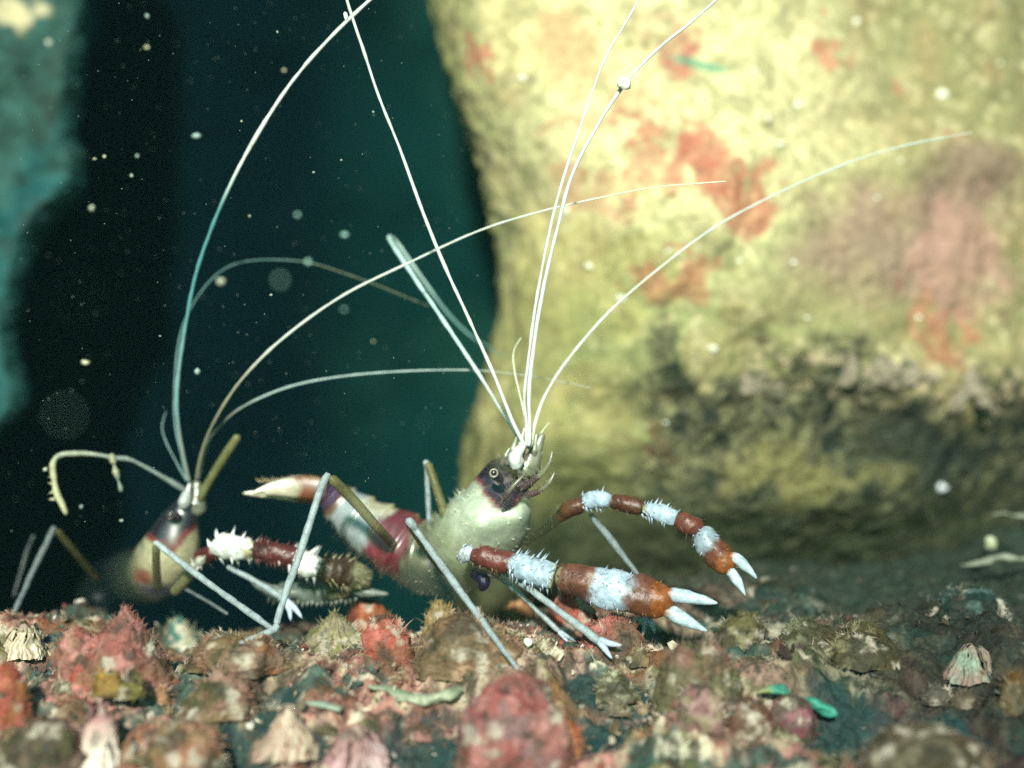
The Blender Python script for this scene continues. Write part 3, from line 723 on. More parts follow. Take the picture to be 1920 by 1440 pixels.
px_tube('antenna_scale', [(360, 965, 1.8, 14), (370, 945, 1.8, 20), (372, 925, 1.8, 14), (366, 900, 1.8, 4)], M_BODY, [(0, (0.15, 0.16, 0.12))], shB, n=14, step=0.03, rough=0.5)
px_tube('antenna_scale', [(372, 940, 1.7, 8), (395, 898, 1.6, 8), (425, 850, 1.4, 9), (448, 815, 1.3, 8)], M_LEG, [(0, (0.12, 0.125, 0.05))], shB, n=10, step=0.06)
antenna(shB, [(356, 905), (345, 860), (335, 800), (332, 735), (343, 640), (366, 520), (400, 420), (440, 330), (490, 240), (550, 150), (620, 70), (705, -10), (760, -50)], 1.7, 0.0, 3.4, 3.2, [(0, (.2, .24, .21)), (2.2, (.16, .3, .31)), (4.2, TEALW), (6.8, (.75, .8, .74))])  # unlit lower stretch painted dim and teal on a white antenna
antenna(shB, [(352, 905), (340, 850), (328, 790), (329, 700), (338, 630), (362, 570), (410, 512), (470, 489), (570, 491), (650, 514), (720, 540), (805, 575)], 1.8, 2.6, 2.6, 1.1, [(0, (.10, .2, .21)), (4, (.04, .12, .12)), (8, (.11, .14, .08))])
antenna(shB, [(368, 900), (380, 845), (402, 790), (452, 713), (530, 635), (640, 556), (760, 496), (900, 432), (1020, 395), (1120, 372), (1230, 351), (1362, 340)], 1.7, -0.3, 3.4, 1.2, [(0, (.16, .16, .11)), (2.4, (.32, .30, .2)), (3.4, WHITE), (9, (.7, .72, .5))])
antenna(shB, [(370, 900), (384, 850), (402, 812), (450, 766), (540, 726), (640, 706), (760, 696), (880, 694), (960, 701), (1040, 713), (1110, 728)], 1.7, 1.2, 3.2, 0.8, [(0, (.16, .17, .14)), (3.2, (.30, .40, .40)), (7, (.35, .38, .3))])
antenna(shB, [(352, 905), (335, 875), (312, 830), (304, 800), (312, 770)], 1.9, 2.2, 1.9, 0.8, [(0, (.14, .24, .24))], 'antennule')
lm = px_tube('feeler', [(352, 922, 1.7, 5), (318, 902, 1.6, 5), (280, 880, 1.5, 4.5), (245, 862, 1.4, 4), (212, 858, 1.35, 4), (160, 850, 1.3, 5), (115, 853, 1.25, 5), (100, 866, 1.2, 6), (101, 895, 1.2, 6.5), (106, 925, 1.2, 6.5), (116, 945, 1.2, 6), (125, 966, 1.2, 4)], M_LEG,
             [(0, (.16, .20, .19)), (4.5, (.26, .29, .22)), (7, (.40, .39, .25))], shB, n=8, step=0.05, rough=0.5, blur=0.5)
px_tube('debris', [(208, 850, 1.3, 5), (213, 866, 1.3, 6), (214, 872, 1.3, 1.6), (217, 884, 1.3, 6), (220, 893, 1.3, 5), (222, 902, 1.3, 1.6), (226, 914, 1.3, 5), (227, 923, 1.3, 3)], M_LEG, [(0, (.26, .27, .18)), (4, (.15, .19, .16))], lm, n=8, step=0.03, rough=0.5)
cones('growth', [(P(100, 880 + 14 * i, 1.2), Vector((-S(9), -0.05, S(4 * ((i % 3) - 1)))), 0.035, (.38, .37, .22)) for i in range(5)], M_LEG, lm)
# raised clawed arm of the further shrimp
WB = (0.66, 0.69, 0.66)
b1 = [(340, 1085, 1.7, 12), (360, 1062, 1.4, 12), (380, 1045, 1.2, 17), (404, 1033, 1.0, 18)]
b2 = [(400, 1032, 0.9, 16), (420, 1026, 0.8, 25), (445, 1026, 0.75, 26), (468, 1030, 0.75, 20), (476, 1031, 0.75, 12)]
b3 = [(472, 1031, 0.8, 20), (495, 1033, 0.75, 22), (520, 1038, 0.7, 22), (548, 1046, 0.7, 22), (560, 1050, 0.7, 24), (580, 1058, 0.7, 27), (600, 1064, 0.7, 20)]
b4 = [(592, 1062, 0.8, 22), (615, 1068, 0.85, 30), (640, 1072, 0.95, 30), (660, 1078, 1.05, 30), (690, 1086, 1.2, 22)]
bp = [(665, 1090, 1.3, 24), (640, 1100, 1.35, 26), (600, 1108, 1.4, 24), (555, 1108, 1.45, 20), (520, 1100, 1.5, 10)]
claw_arm(shB, [dict(pts=b1, stops=[(0, (.18, .18, .12)), (1.6, MAROON)]), dict(pts=b2, stops=[(0, WB), (2.7, CREAM)]), dict(pts=b3, stops=[(0, (0.045, 0.010, 0.009)), (1.6, (0.08, 0.018, 0.016)), (3.6, WB)]),
               dict(pts=b4, stops=[(0, (0.18, 0.14, 0.075)), (0.6, (0.045, 0.026, 0.014)), (2.6, (0.15, 0.15, 0.085))])],
    dict(pts=bp, stops=[(0, (.14, .14, .08)), (1.5, (.10, .13, .11))]),
    [[(650, 1106, 1.2, 7), (680, 1110, 1.2, 9), (705, 1112, 1.2, 7), (728, 1114, 1.2, 2)], [(560, 1110, 1.4, 12), (520, 1112, 1.4, 14), (490, 1100, 1.45, 10), (465, 1082, 1.5, 2)]],
    spikes_on(b2, 26, 17, 4.2, WB, 21) + spikes_on(b3[3:], 40, 20, 4.2, WB, 22) + spikes_on(b3[:4], 50, 14, 2.0, (.16, .05, .05), 23) + spikes_on(b3[:4], 12, 12, 2.4, (.5, .5, .46), 27) + spikes_on(b4, 44, 18, 2.2, (.22, .19, .11), 24)
    + [(P(505 + 9 * i, 1122 + 7 * math.sin(i / 18 * 3.1) + 1.5 * ((i * 5) % 3), 1.3), Vector((-S(3), -0.02, -S(11))), S(4), (.30, .33, .28)) for i in range(19)], tipc=(0.15, 0.18, 0.16))
b_s = [(368, 1062, 1.0, 7), (376, 1052, 0.95, 11), (386, 1052, 0.95, 6)]
small = px_tube('arm_stub', [(325, 1112, 1.5, 9), (350, 1085, 1.2, 11), (370, 1062, 1.0, 11)], M_LEG, [(0, (.15, .15, .075))], shB, n=12, step=0.05)
px_tube('joint_tip', b_s, M_CLAW, [(0, (.30, .31, .26))], small, n=12, step=0.03)
cones('spines', spikes_on(b_s, 14, 14, 3, (.36, .37, .32), 31), M_CLAW, small)
walking_leg(shB, [(293, 1022, 0.3, 8), (293, 1060, 0.8, 8), (296, 1105, 1.6, 9)], [(288, 1015, 0.2, 8), (300, 1024, 0.2, 9), (340, 1055, 0.1, 8), (420, 1115, -0.5, 7), (500, 1172, -1.2, 7), (516, 1184, -1.35, 4)])
walking_leg(shB, None, [(425, 1062, 0.9, 5), (470, 1085, 0.7, 7), (520, 1115, 0.5, 7), (535, 1128, 0.45, 9)], [[(530, 1122, .45, 8), (542, 1142, .4, 6), (545, 1165, .35, 2)], [(530, 1122, .45, 8), (552, 1140, .4, 6), (567, 1160, .35, 2)]])
walking_leg(shB, None, [(340, 1100, 1.4, 4), (390, 1128, 1.0, 4), (428, 1152, 0.8, 3)], tone=0.4)
walking_leg(shB, [(103, 990, 2.2, 7), (140, 1035, 2.5, 7), (185, 1090, 3.2, 8)], [(103, 986, 2.2, 7), (90, 1012, 2.1, 7), (60, 1075, 1.8, 7), (35, 1130, 1.5, 6), (18, 1168, 1.3, 4)], tone=0.42)
walking_leg(shB, None, [(64, 1003, 3.4, 5), (52, 1030, 3.4, 5), (40, 1070, 3.3, 4), (25, 1120, 3.2, 3)], tone=0.2)

# ------------------------------------------------------------------ growths on the ledge
TURF_ON = []
def lump(name, label, cat, px, py, rx, h, cols, shape='dome', rough=0.25, seed=0, group=None, depth=None, lean=0.0, pits=0, mat=None, ridge_amp=0.0, at=None, freq=1.0):
    base = ray_ground(px, py, ground_z) if depth is None else np.array(P(px, py, depth))
    if at is not None: base = np.asarray(at, float)
    s = (CAM_D + base[1]) / CAM_D / 120.0
    R, H = rx * s, h * s
    R *= 1.14; H *= 1.12
    nu_, nv_ = (56, 92) if rx > 45 else ((36, 56) if rx > 20 else (14, 22))
    t = np.linspace(0, 1, nu_)
    th = np.linspace(0, 2 * math.pi, nv_, endpoint=False)
    Tt, Th = np.meshgrid(t, th, indexing='ij')
    if shape == 'cone':
        rad = (1 - Tt ** 1.15) ** 0.85; zz = Tt
    else:
        rad = np.cos(Tt * math.pi / 2) ** 0.8; zz = np.sin(Tt * math.pi / 2)
    rb = 1 + ridge_amp * np.cos(Th * 9 + 2 * np.sin(Th * 2 + seed))
    vx_ = R * rad * rb * np.cos(Th) + lean * R * zz ** 1.5
    vy_ = R * 0.8 * rad * rb * np.sin(Th)
    vz_ = H * zz * 1.05 - 0.25 * H
    v_ = np.stack([vx_.ravel(), vy_.ravel(), vz_.ravel()], -1)
    q_ = v_ / max(R, 1e-3) * freq + seed * 3.7
    big = (fbm(q_, 0.9, 3, 600 + seed, 0.5) - 0.5) * 2.2 * rough
    w3 = v_ + seed * 5.1                                   # crust relief keeps its real size whatever the lump's
    cr_ = 1 - np.abs(2 * fbm(w3, 2.6, 4, 610 + seed, 0.6) - 1)
    fine_ = (cr_ - 0.75) * 0.11 + (fbm(w3, 8.0, 3, 615 + seed, 0.6) - 0.5) * 0.11
    dirn = v_ / (np.linalg.norm(v_, axis=1)[:, None] + 1e-6)
    v_ = v_ + dirn * (big * R + fine_ * min(1.0, R * 1.6))[:, None]
    kk = np.array([0.50, 0.50, 0.46]) * (1 - 0.45 * float(sm(1.5, 5.5, base[0])))  # lumps further right darkened: light falloff put into their pigment
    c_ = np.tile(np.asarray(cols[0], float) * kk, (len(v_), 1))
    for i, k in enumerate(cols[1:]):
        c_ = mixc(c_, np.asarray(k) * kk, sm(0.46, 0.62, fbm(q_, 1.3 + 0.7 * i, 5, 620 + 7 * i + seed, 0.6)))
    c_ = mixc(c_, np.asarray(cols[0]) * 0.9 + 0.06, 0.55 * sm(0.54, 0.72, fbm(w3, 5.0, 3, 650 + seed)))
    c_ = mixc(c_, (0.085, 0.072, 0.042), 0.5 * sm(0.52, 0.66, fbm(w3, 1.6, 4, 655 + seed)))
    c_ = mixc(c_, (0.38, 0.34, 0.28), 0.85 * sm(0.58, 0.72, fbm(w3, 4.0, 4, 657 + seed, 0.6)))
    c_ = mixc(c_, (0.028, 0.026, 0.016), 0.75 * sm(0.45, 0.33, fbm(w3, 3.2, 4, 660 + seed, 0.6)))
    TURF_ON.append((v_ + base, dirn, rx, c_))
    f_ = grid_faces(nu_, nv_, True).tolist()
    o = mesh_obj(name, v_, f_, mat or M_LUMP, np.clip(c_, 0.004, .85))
    o.location = base
    tag(o, label, cat, group)
    return o

PINK = (0.44, 0.17, 0.155); ROSE = (0.36, 0.15, 0.15); CORAL = (0.50, 0.11, 0.08); TAN = (0.30, 0.20, 0.10); DOL = (0.11, 0.10, 0.04); PALE = (0.42, 0.36, 0.24); MAUVE = (0.34, 0.19, 0.21)

lump('coralline_rock', 'large pink red cone of crusted rock in front of the left shrimp', 'rock', 236, 1295, 108, 172, [PINK, (0.46, 0.13, 0.12), (0.34, 0.15, 0.10)], 'cone', 0.13, 1)
lump('coralline_rock', 'pink shoulder lump leaning on the left side of the large pink cone', 'rock', 152, 1285, 52, 118, [PINK, TAN, CORAL], 'dome', 0.25, 2)
lump('coralline_rock', 'coral red knob at the left edge of the ledge', 'rock', 10, 1350, 42, 125, [CORAL, (0.40, 0.16, 0.06)], 'dome', 0.35, 3)
lump('coralline_rock', 'small bright red nub below the left edge knob', 'rock', 38, 1335, 13, 36, [CORAL], 'dome', 0.2, 4)
FRONT = ray_ground(236, 1295, ground_z)[1] - 1.02
lump('sponge', 'small bright yellow sponge at the foot of the pink cone', 'sponge', 203, 1292, 24, 40, [(0.62, 0.36, 0.03), (0.6, 0.30, 0.02)], 'dome', 0.2, 5, depth=FRONT)
lump('sponge', 'olive brown cup sponge beside the yellow sponge', 'sponge', 248, 1296, 24, 44, [(0.22, 0.19, 0.05), (0.08, 0.04, 0.04)], 'dome', 0.3, 6, depth=FRONT)
lump('pebble', 'tiny peach pebble right of the cup sponge', 'pebble', 303, 1315, 14, 24, [(0.50, 0.26, 0.15)], 'dome', 0.2, 7)
lump('crusted_mound', 'rosy pointed mound left of the dark pit', 'mound', 408, 1325, 66, 70, [(0.36, 0.19, 0.14), TAN, DOL], 'cone', 0.3, 8)
lump('crusted_mound', 'salmon pitted mound at the bottom left beside the striped barnacle', 'mound', 338, 1425, 66, 90, [(0.40, 0.21, 0.15), (0.42, 0.16, 0.08), TAN], 'dome', 0.3, 9)
lump('crusted_mound', 'dark brown mound in the bottom left corner', 'mound', 75, 1440, 80, 105, [(0.20, 0.10, 0.075), MAUVE, DOL], 'dome', 0.3, 10)
lump('crusted_mound', 'orange brown crust mound under the forked foot', 'mound', 455, 1240, 90, 62, [(0.34, 0.15, 0.07), (0.36, 0.22, 0.17), TAN], 'dome', 0.35, 11)
lump('sponge', 'ragged orange red sponge right of the left shrimp claw', 'sponge', 685, 1205, 40, 92, [(0.46, 0.13, 0.05), CORAL], 'dome', 0.45, 12)
lump('sponge', 'coral red sponge lobe with cream bristles', 'sponge', 728, 1222, 42, 70, [CORAL, (0.52, 0.14, 0.08)], 'dome', 0.45, 13)
lump('sponge', 'yellow green fibrous sponge under the left shrimp claw', 'sponge', 628, 1212, 54, 62, [(0.36, 0.35, 0.16), (0.22, 0.24, 0.08), PALE], 'cone', 0.35, 14, ridge_amp=0.18)
lump('sponge', 'mustard yellow knob below the right shrimp body', 'sponge', 825, 1205, 32, 78, [(0.46, 0.30, 0.10), (0.34, 0.24, 0.10)], 'dome', 0.2, 15)
lump('crusted_mound', 'broad brown pink mound below the right shrimp body', 'mound', 885, 1240, 88, 88, [(0.34, 0.19, 0.11), (0.40, 0.20, 0.14), TAN], 'dome', 0.28, 16)
lump('sponge', 'orange knob beneath the near claw arm', 'sponge', 975, 1165, 40, 54, [(0.48, 0.23, 0.09), (0.40, 0.20, 0.14)], 'dome', 0.3, 17)
lump('sponge', 'bright coral sponge between the two forked feet', 'sponge', 1072, 1195, 42, 82, [(0.56, 0.12, 0.09), (0.44, 0.12, 0.09)], 'dome', 0.38, 18)
lump('coralline_rock', 'pinkish red crusted lump under the near palm', 'rock', 1145, 1225, 58, 76, [(0.42, 0.13, 0.11), (0.26, 0.14, 0.10)], 'dome', 0.35, 19)
lump('coralline_rock', 'big knobbly pink and mauve rock at the bottom centre', 'rock', 965, 1405, 86, 146, [(0.42, 0.17, 0.16), MAUVE, (0.44, 0.12, 0.12)], 'dome', 0.38, 20)
lump('sponge', 'orange red lobe on the right flank of the mauve rock', 'sponge', 1052, 1405, 38, 66, [(0.56, 0.17, 0.08), (0.5, 0.2, 0.06)], 'dome', 0.35, 21)
lump('algae_tuft', 'cream tufted clump in the dark middle of the ledge', 'algae', 1152, 1300, 32, 40, [(0.40, 0.40, 0.28), DOL], 'dome', 0.45, 22)
lump('crusted_mound', 'furry pinkish round mound right of the near claw', 'mound', 1308, 1305, 74, 112, [(0.26, 0.17, 0.11), (0.30, 0.14, 0.12), (0.20, 0.18, 0.09)], 'dome', 0.2, 23)
lump('coralline_rock', 'pale pink crusted stone under the furry mound', 'rock', 1312, 1352, 48, 58, [(0.34, 0.17, 0.17), PALE], 'dome', 0.4, 24)
lump('cup_coral', 'brown red cup coral beside the pale pink stone', 'coral', 1402, 1362, 42, 58, [(0.20, 0.07, 0.045), (0.26, 0.16, 0.10)], 'dome', 0.25, 25)
lump('cup_coral', 'magenta cup coral with pale rim beside turquoise shell', 'coral', 1482, 1362, 40, 62, [(0.24, 0.05, 0.08), (0.30, 0.20, 0.19)], 'dome', 0.28, 26)
lump('algae_tuft', 'yellow olive tuft right of the near claw fingers', 'algae', 1392, 1205, 56, 58, [(0.20, 0.18, 0.065), DOL], 'dome', 0.3, 27)
lump('algae_tuft', 'ochre tuft on the dark right part of the ledge', 'algae', 1600, 1225, 62, 62, [(0.17, 0.15, 0.05), (0.16, 0.10, 0.035), DOL], 'dome', 0.4, 28)
lump('algae_tuft', 'low olive tuft between the two yellowish tufts', 'algae', 1510, 1215, 50, 46, [(0.15, 0.15, 0.07), DOL], 'dome', 0.4, 29)
lump('crusted_mound', 'olive pink mound in the bottom right corner', 'mound', 1730, 1440, 100, 70, [(0.17, 0.13, 0.07), (0.22, 0.09, 0.07)], 'dome', 0.3, 30)
lump('sponge', 'amber sponge at the right edge of the ledge', 'sponge', 1908, 1325, 34, 66, [(0.22, 0.14, 0.05), (0.28, 0.14, 0.03)], 'dome', 0.4, 31)
lump('pebble', 'pale tan pebble on the dark right ledge beside grey one', 'pebble', 1805, 1320, 20, 24, [(0.24, 0.19, 0.13)], 'dome', 0.25, 32)
lump('pebble', 'grey violet pebble touching the pale tan pebble', 'pebble', 1758, 1312, 26, 24, [(0.16, 0.15, 0.17)], 'dome', 0.25, 33)
lump('shell', 'tilted cream shell with teal side behind the pink cone', 'shell', 342, 1172, 30, 56, [(0.70, 0.68, 0.52), (0.06, 0.26, 0.24)], 'dome', 0.15, 34, mat=M_BARN, lean=-0.3)
lump('algae_tuft', 'teal green tuft behind the far claw', 'algae', 1470, 1130, 70, 44, [(0.020, 0.075, 0.06), (0.05, 0.07, 0.04)], 'dome', 0.45, 35)
lump('algae_tuft', 'blue green tuft at the back of the right ledge', 'algae', 1810, 1160, 66, 44, [(0.012, 0.07, 0.065), (0.03, 0.05, 0.035)], 'dome', 0.45, 36)

# flat shells: curled blades with thickness
def shell_blade(label, pts, stops, flat=0.5, cat='shell', group=None):
    base = ray_ground(pts[0][0], pts[0][1], ground_z)
    d = base[1] - 0.25
    o = empty('shell', P(pts[0][0], pts[0][1], d))
    tag(o, label, cat, group)
    px_tube('shell_blade', [(a, b, d + c, r) for a, b, c, r in pts], M_BARN, stops, o, n=16, step=0.03, flat=2.2, rough=0.8, blur=0.4, rounded=False)
    return o
shell_blade('long wavy pale green shell edge left of the mauve rock', [(690, 1287, 0, 3), (725, 1292, 0, 9), (765, 1308, -.1, 11), (805, 1312, -.15, 11), (840, 1300, -.1, 12), (866, 1292, 0, 6)], [(0, (.22, .26, .18)), (2, (.34, .37, .27)), (4, (.21, .26, .17))])
shell_blade('turquoise shell flake above the brown cup coral', [(1420, 1298, 0, 3), (1445, 1292, -.05, 9), (1468, 1295, -.1, 10), (1482, 1303, -.1, 3)], [(0, (.24, .28, .13)), (1.0, (.04, .22, .16))])
shell_blade('bright turquoise pointed shell flake right of the magenta cup', [(1505, 1306, 0, 2), (1525, 1318, -.05, 9), (1550, 1330, -.1, 12), (1570, 1341, -.1, 3)], [(0, (.03, .23, .17)), (2, (.05, .28, .21))])
shell_blade('thin white shell line beside the left barnacle cone', [(575, 1318, 0, 3), (605, 1322, 0, 6), (640, 1330, -.05, 4)], [(0, (.25, .30, .24))])
for lab, pts in [('upper thin white strip at the right edge of the hollow', [(1860, 966, 4.2, 1), (1882, 962, 4.2, 3), (1896, 966, 4.2, 2), (1915, 968, 4.2, 5), (1960, 972, 4.2, 3)]),
                 ('broad pale strip at the right edge below the round bead', [(1815, 1056, 3.6, 1), (1845, 1052, 3.6, 6), (1868, 1045, 3.6, 3), (1890, 1044, 3.6, 8), (1915, 1048, 3.6, 4), (1950, 1040, 3.6, 6)]),
                 ('narrow pale strip pointing left below the broad strip', [(1800, 1060, 3.3, 1), (1830, 1058, 3.3, 3), (1860, 1055, 3.3, 2)])]:
    o = empty('shell', P(*pts[0][:3])); tag(o, lab, 'shell')
    px_tube('shell_blade', pts, M_BARN, [(0, (.20, .22, .17))], o, n=12, step=0.04, rough=1.1, flat=1.5)
def bead(name, label, cat, p, r, colr, sq=(1, 1, 1), seed=0, group=None, mat=None, n=(8, 10)):
    t = np.linspace(-math.pi / 2, math.pi / 2, n[0]); th = np.linspace(0, 2 * math.pi, n[1], endpoint=False)
    Tt, Th = np.meshgrid(t, th, indexing='ij')
    v_ = np.stack([(np.cos(Tt) * np.cos(Th) * sq[0]).ravel(), (np.cos(Tt) * np.sin(Th) * sq[1]).ravel(), (np.sin(Tt) * sq[2]).ravel()], -1) * r
    v_ = v_ * (1 + 1.3 * (fbm(v_ / r, 1.3, 3, 700 + seed) - 0.5))[:, None]
    o = mesh_obj(name, v_, grid_faces(n[0], n[1], True).tolist(), mat or M_SPECK, np.tile(np.asarray(colr, float), (len(v_), 1)))
    o.location = p
    return tag(o, label, cat, group)
bead('bead', 'round pale bead beside the strips at the right edge', 'shell', P(1857, 1018, 3.8), S(13, 3.8), (.40, .42, .28), seed=1)
bead('shell_chip', 'lone bluish white chip inside the dark hollow', 'shell', on_boulder(1763, 913), S(14, 6), (.62, .66, .72), (1, .5, .6), seed=2)
bead('shell_chip', 'glinting white chip on the dark ledge below the near shrimp', 'shell', ray_ground(990, 1216, ground_z) + np.array([0, -0.1, 0.1]), S(7), (.85, .85, .8), seed=3)
# knobs of pale crust along the brow above the hollow
for i, (px, py, r, lab) in enumerate([(1822, 735, 34, 'largest cream crust knob at the right end of the brow over the hollow'), (1850, 770, 26, 'cream crust knob hanging just under the largest one'), (1795, 755, 20, 'olive cream crust knob left of the largest one'),
        (1745, 715, 18, 'pale crust knob a hand left of the largest brow knob'), (1700, 708, 20, 'pale crust knob in the middle right of the brow'), (1655, 700, 22, 'roundish pale crust knob in the middle of the brow'), (1625, 722, 15, 'small pale crust knob below the roundish brow knob'),
        (1590, 700, 17, 'small crust knob left of the roundish brow knob'), (1540, 712, 16, 'crust knob over the left part of the hollow'), (1415, 720, 22, 'peach crust knob at the left corner of the hollow'), (1460, 735, 15, 'small olive crust knob right of the peach one')]):
    cc = on_boulder(px, py)
    o = bead('crust_knob', lab, 'crust', cc + np.array([0, -0.02, 0]), S(r * 1.2, 6), (.25, .215, .145), (1, .5, .8), 30 + i, 'pale crust knobs on the brow', M_LUMP, (26, 36))
    me = o.data; vv = np.empty(len(me.vertices) * 3); me.vertices.foreach_get('co', vv); vv = vv.reshape(-1, 3)
    vv *= (1 + 2.4 * (fbm(vv + i * 3, 2.8, 4, 820 + i, 0.6) - 0.5))[:, None]
    me.vertices.foreach_set('co', vv.ravel())
    cm = mixc(np.tile(np.array((.25, .21, .155)), (len(vv), 1)), (.09, .09, .05), sm(.46, .6, fbm(vv + i * 3, 3.0, 4, 840 + i)))
    ca = np.ones((len(vv), 4)); ca[:, :3] = cm
    me.attributes['pigment'].data.foreach_set('color', ca.ravel().astype(np.float32)); me.update()

# ------------------------------------------------------------------ barnacles: ribbed plates round an opening
def barnacle(label, px, py, rx, h, colA, colB, plates=6, top=0.32, seed=0, lean=0.0, group='barnacles on the ledge', tip=None, crust=0.7):
    base = ray_ground(px, py, ground_z)
    s = (CAM_D + base[1]) / CAM_D / 120.0
    R, H = rx * s, h * s
    o = empty('barnacle', base)
    tag(o, label, 'barnacle', group)
    rg = random.Random(seed)
    for k in range(plates):
        a0 = 2 * math.pi * k / plates + 0.02 + 0.3 * seed; a1 = 2 * math.pi * (k + 1) / plates - 0.02 + 0.3 * seed
        m, q = 17, 12
        hh = H * rg.uniform(0.88, 1.06)
        outer, cols_ = [], []
        for i in range(q):
            t = i / (q - 1)
            for j in range(m):
                g = j / (m - 1); a = a0 + (a1 - a0) * g
                rib = abs(math.sin(g * math.pi * 3.5 + seed)) * 0.13 * (1 - 0.55 * t)
                bulge = 0.05 * math.sin(g * math.pi)
                r = R * ((1 - t) ** 0.85 * (1 - top) + top) * (1 + rib + bulge)
                outer.append((r * math.cos(a) + lean * R * t, 0.85 * r * math.sin(a), hh * t - 0.20 * H + (0.05 * H * math.sin(g * math.pi) if i == q - 1 else 0)))
                w_ = 0.5 + 0.5 * math.sin(g * math.pi * 7 + 2 * seed) * (1 - 0.4 * t)
                c_ = np.array(colA) * w_ + np.array(colB) * (1 - w_)
                if tip is not None: c_ = c_ * (1 - t ** 2) + np.array(tip) * t ** 2
                cols_.append(c_)
        outer = np.array(outer)
        outer += (fbm(outer / R * 1.0 + k * 5 + seed, 3.0, 3, 900)[:, None] - 0.5) * 0.50 * R * np.array([1, 1, .5])
        inner = outer.copy(); inner[:, 0] = (inner[:, 0] - lean * R * 0) * 0.82; inner[:, 1] *= 0.82; inner[:, 2] -= 0.03 * H
        Vv = np.concatenate([outer, inner]); n_ = m * q
        F = grid_faces(q, m).tolist() + [[b + n_ for b in ff[::-1]] for ff in grid_faces(q, m).tolist()]
        rim = [(i * m) for i in range(q)] + [(q - 1) * m + j for j in range(1, m)] + [i * m + m - 1 for i in range(q - 2, -1, -1)]
        F += [[rim[i + 1], rim[i], rim[i] + n_, rim[i + 1] + n_] for i in range(len(rim) - 1)]
        ca = np.array(cols_) * 0.85
        ca = mixc(ca, (.20, .10, .085), crust * sm(.50, .64, fbm(outer + seed * 9, 1.6, 4, 910)))
        ca = mixc(ca, (.07, .06, .04), 0.7 * sm(.48, .36, fbm(outer + seed * 9, 3.2, 4, 911)))
        cc_ = np.concatenate([ca, np.array(cols_) * np.array([.4, .36, .36])])
        mesh_obj('plate', Vv, F, M_BARN, cc_, o)
    # the beak of inner plates closing the opening
    for sgn in (-1, 1):
        v_, f_, u_ = tube([(lean * R + sgn * R * top * 0.28, 0, H * 0.45), (lean * R + sgn * R * top * 0.22, 0, H * 0.70), (lean * R + sgn * R * top * 0.05, 0, H * 0.90)], [R * top * 0.5, R * top * 0.42, R * top * 0.1], 10, 0.05)
        mesh_obj('beak', v_, f_, M_BARN, np.tile(np.array((.30, .22, .18)), (len(v_), 1)), o)
    return o
barnacle('tall white barnacle with pink top and streaked sides, bottom left', 178, 1432, 52, 118, (.92, .90, .78), (.70, .58, .50), 6, 0.34, 1, 0.25, tip=(.50, .24, .24), crust=0.2)
barnacle('cream pointed barnacle with rosy left side beside the teal pit', 538, 1400, 56, 84, (.74, .68, .50), (.45, .26, .22), 6, 0.22, 2, crust=0.35)
barnacle('broad pink and white ribbed barnacle at the bottom edge', 668, 1448, 76, 100, (.62, .48, .48), (.40, .16, .19), 7, 0.30, 3)
barnacle('cream bristly barnacle at the left edge under the thin leg', 45, 1222, 44, 56, (.80, .76, .56), (.34, .22, .15), 8, 0.4, 4, crust=0.2)
barnacle('pale green barnacle alone on the dark right ledge', 1822, 1262, 52, 58, (.28, .36, .28), (.16, .22, .17), 7, 0.3, 5)

# ------------------------------------------------------------------ small pebbles and crust knobs
kinds = [('small pink crusted pebble on the rock ledge', (0.34, 0.13, 0.11)), ('small tan pebble on the rock ledge', (0.30, 0.21, 0.11)), ('small pale shelly pebble on the rock ledge', (0.46, 0.40, 0.30)), ('small olive brown pebble on the rock ledge', (0.14, 0.12, 0.05))]
rg = random.Random(5)
marks = [(238, 1200, 'the large pink cone'), (178, 1375, 'the tall white barnacle'), (538, 1355, 'the cream pointed barnacle'), (668, 1395, 'the broad pink barnacle'), (965, 1330, 'the knobbly mauve rock'), (400, 1290, 'the rosy mound'),
         (720, 1180, 'the coral red sponge lobe'), (870, 1190, 'the broad brown mound'), (775, 1305, 'the wavy pale shell edge'), (1310, 1250, 'the furry round mound'), (1152, 1285, 'the cream tufted clump'), (455, 1215, 'the orange brown mound'), (330, 1390, 'the salmon pitted mound')]
used = set()
for i in range(34):
    px = rg.uniform(10, 1250); py = rg.uniform(1215, 1438)
    lab, c_ = kinds[rg.randrange(4)]
    r = rg.uniform(9, 24)
    mx, my, mn = min(marks, key=lambda m_: (m_[0] - px) ** 2 + (m_[1] - py) ** 2)
    side_ = 'left of' if px < mx - 50 else ('right of' if px > mx + 50 else ('in front of' if py > my else 'behind'))
    lab = lab.replace('on the rock ledge', side_ + ' ' + mn)
    if lab in used: continue
    used.add(lab)
    lump('pebble', lab, 'pebble', px, py, r, r * rg.uniform(0.5, 1.0), [c_, tuple(0.6 * q for q in c_), (0.2, 0.16, 0.1)], 'dome', 0.5, 40 + i, 'small pebbles strewn over the ledge')

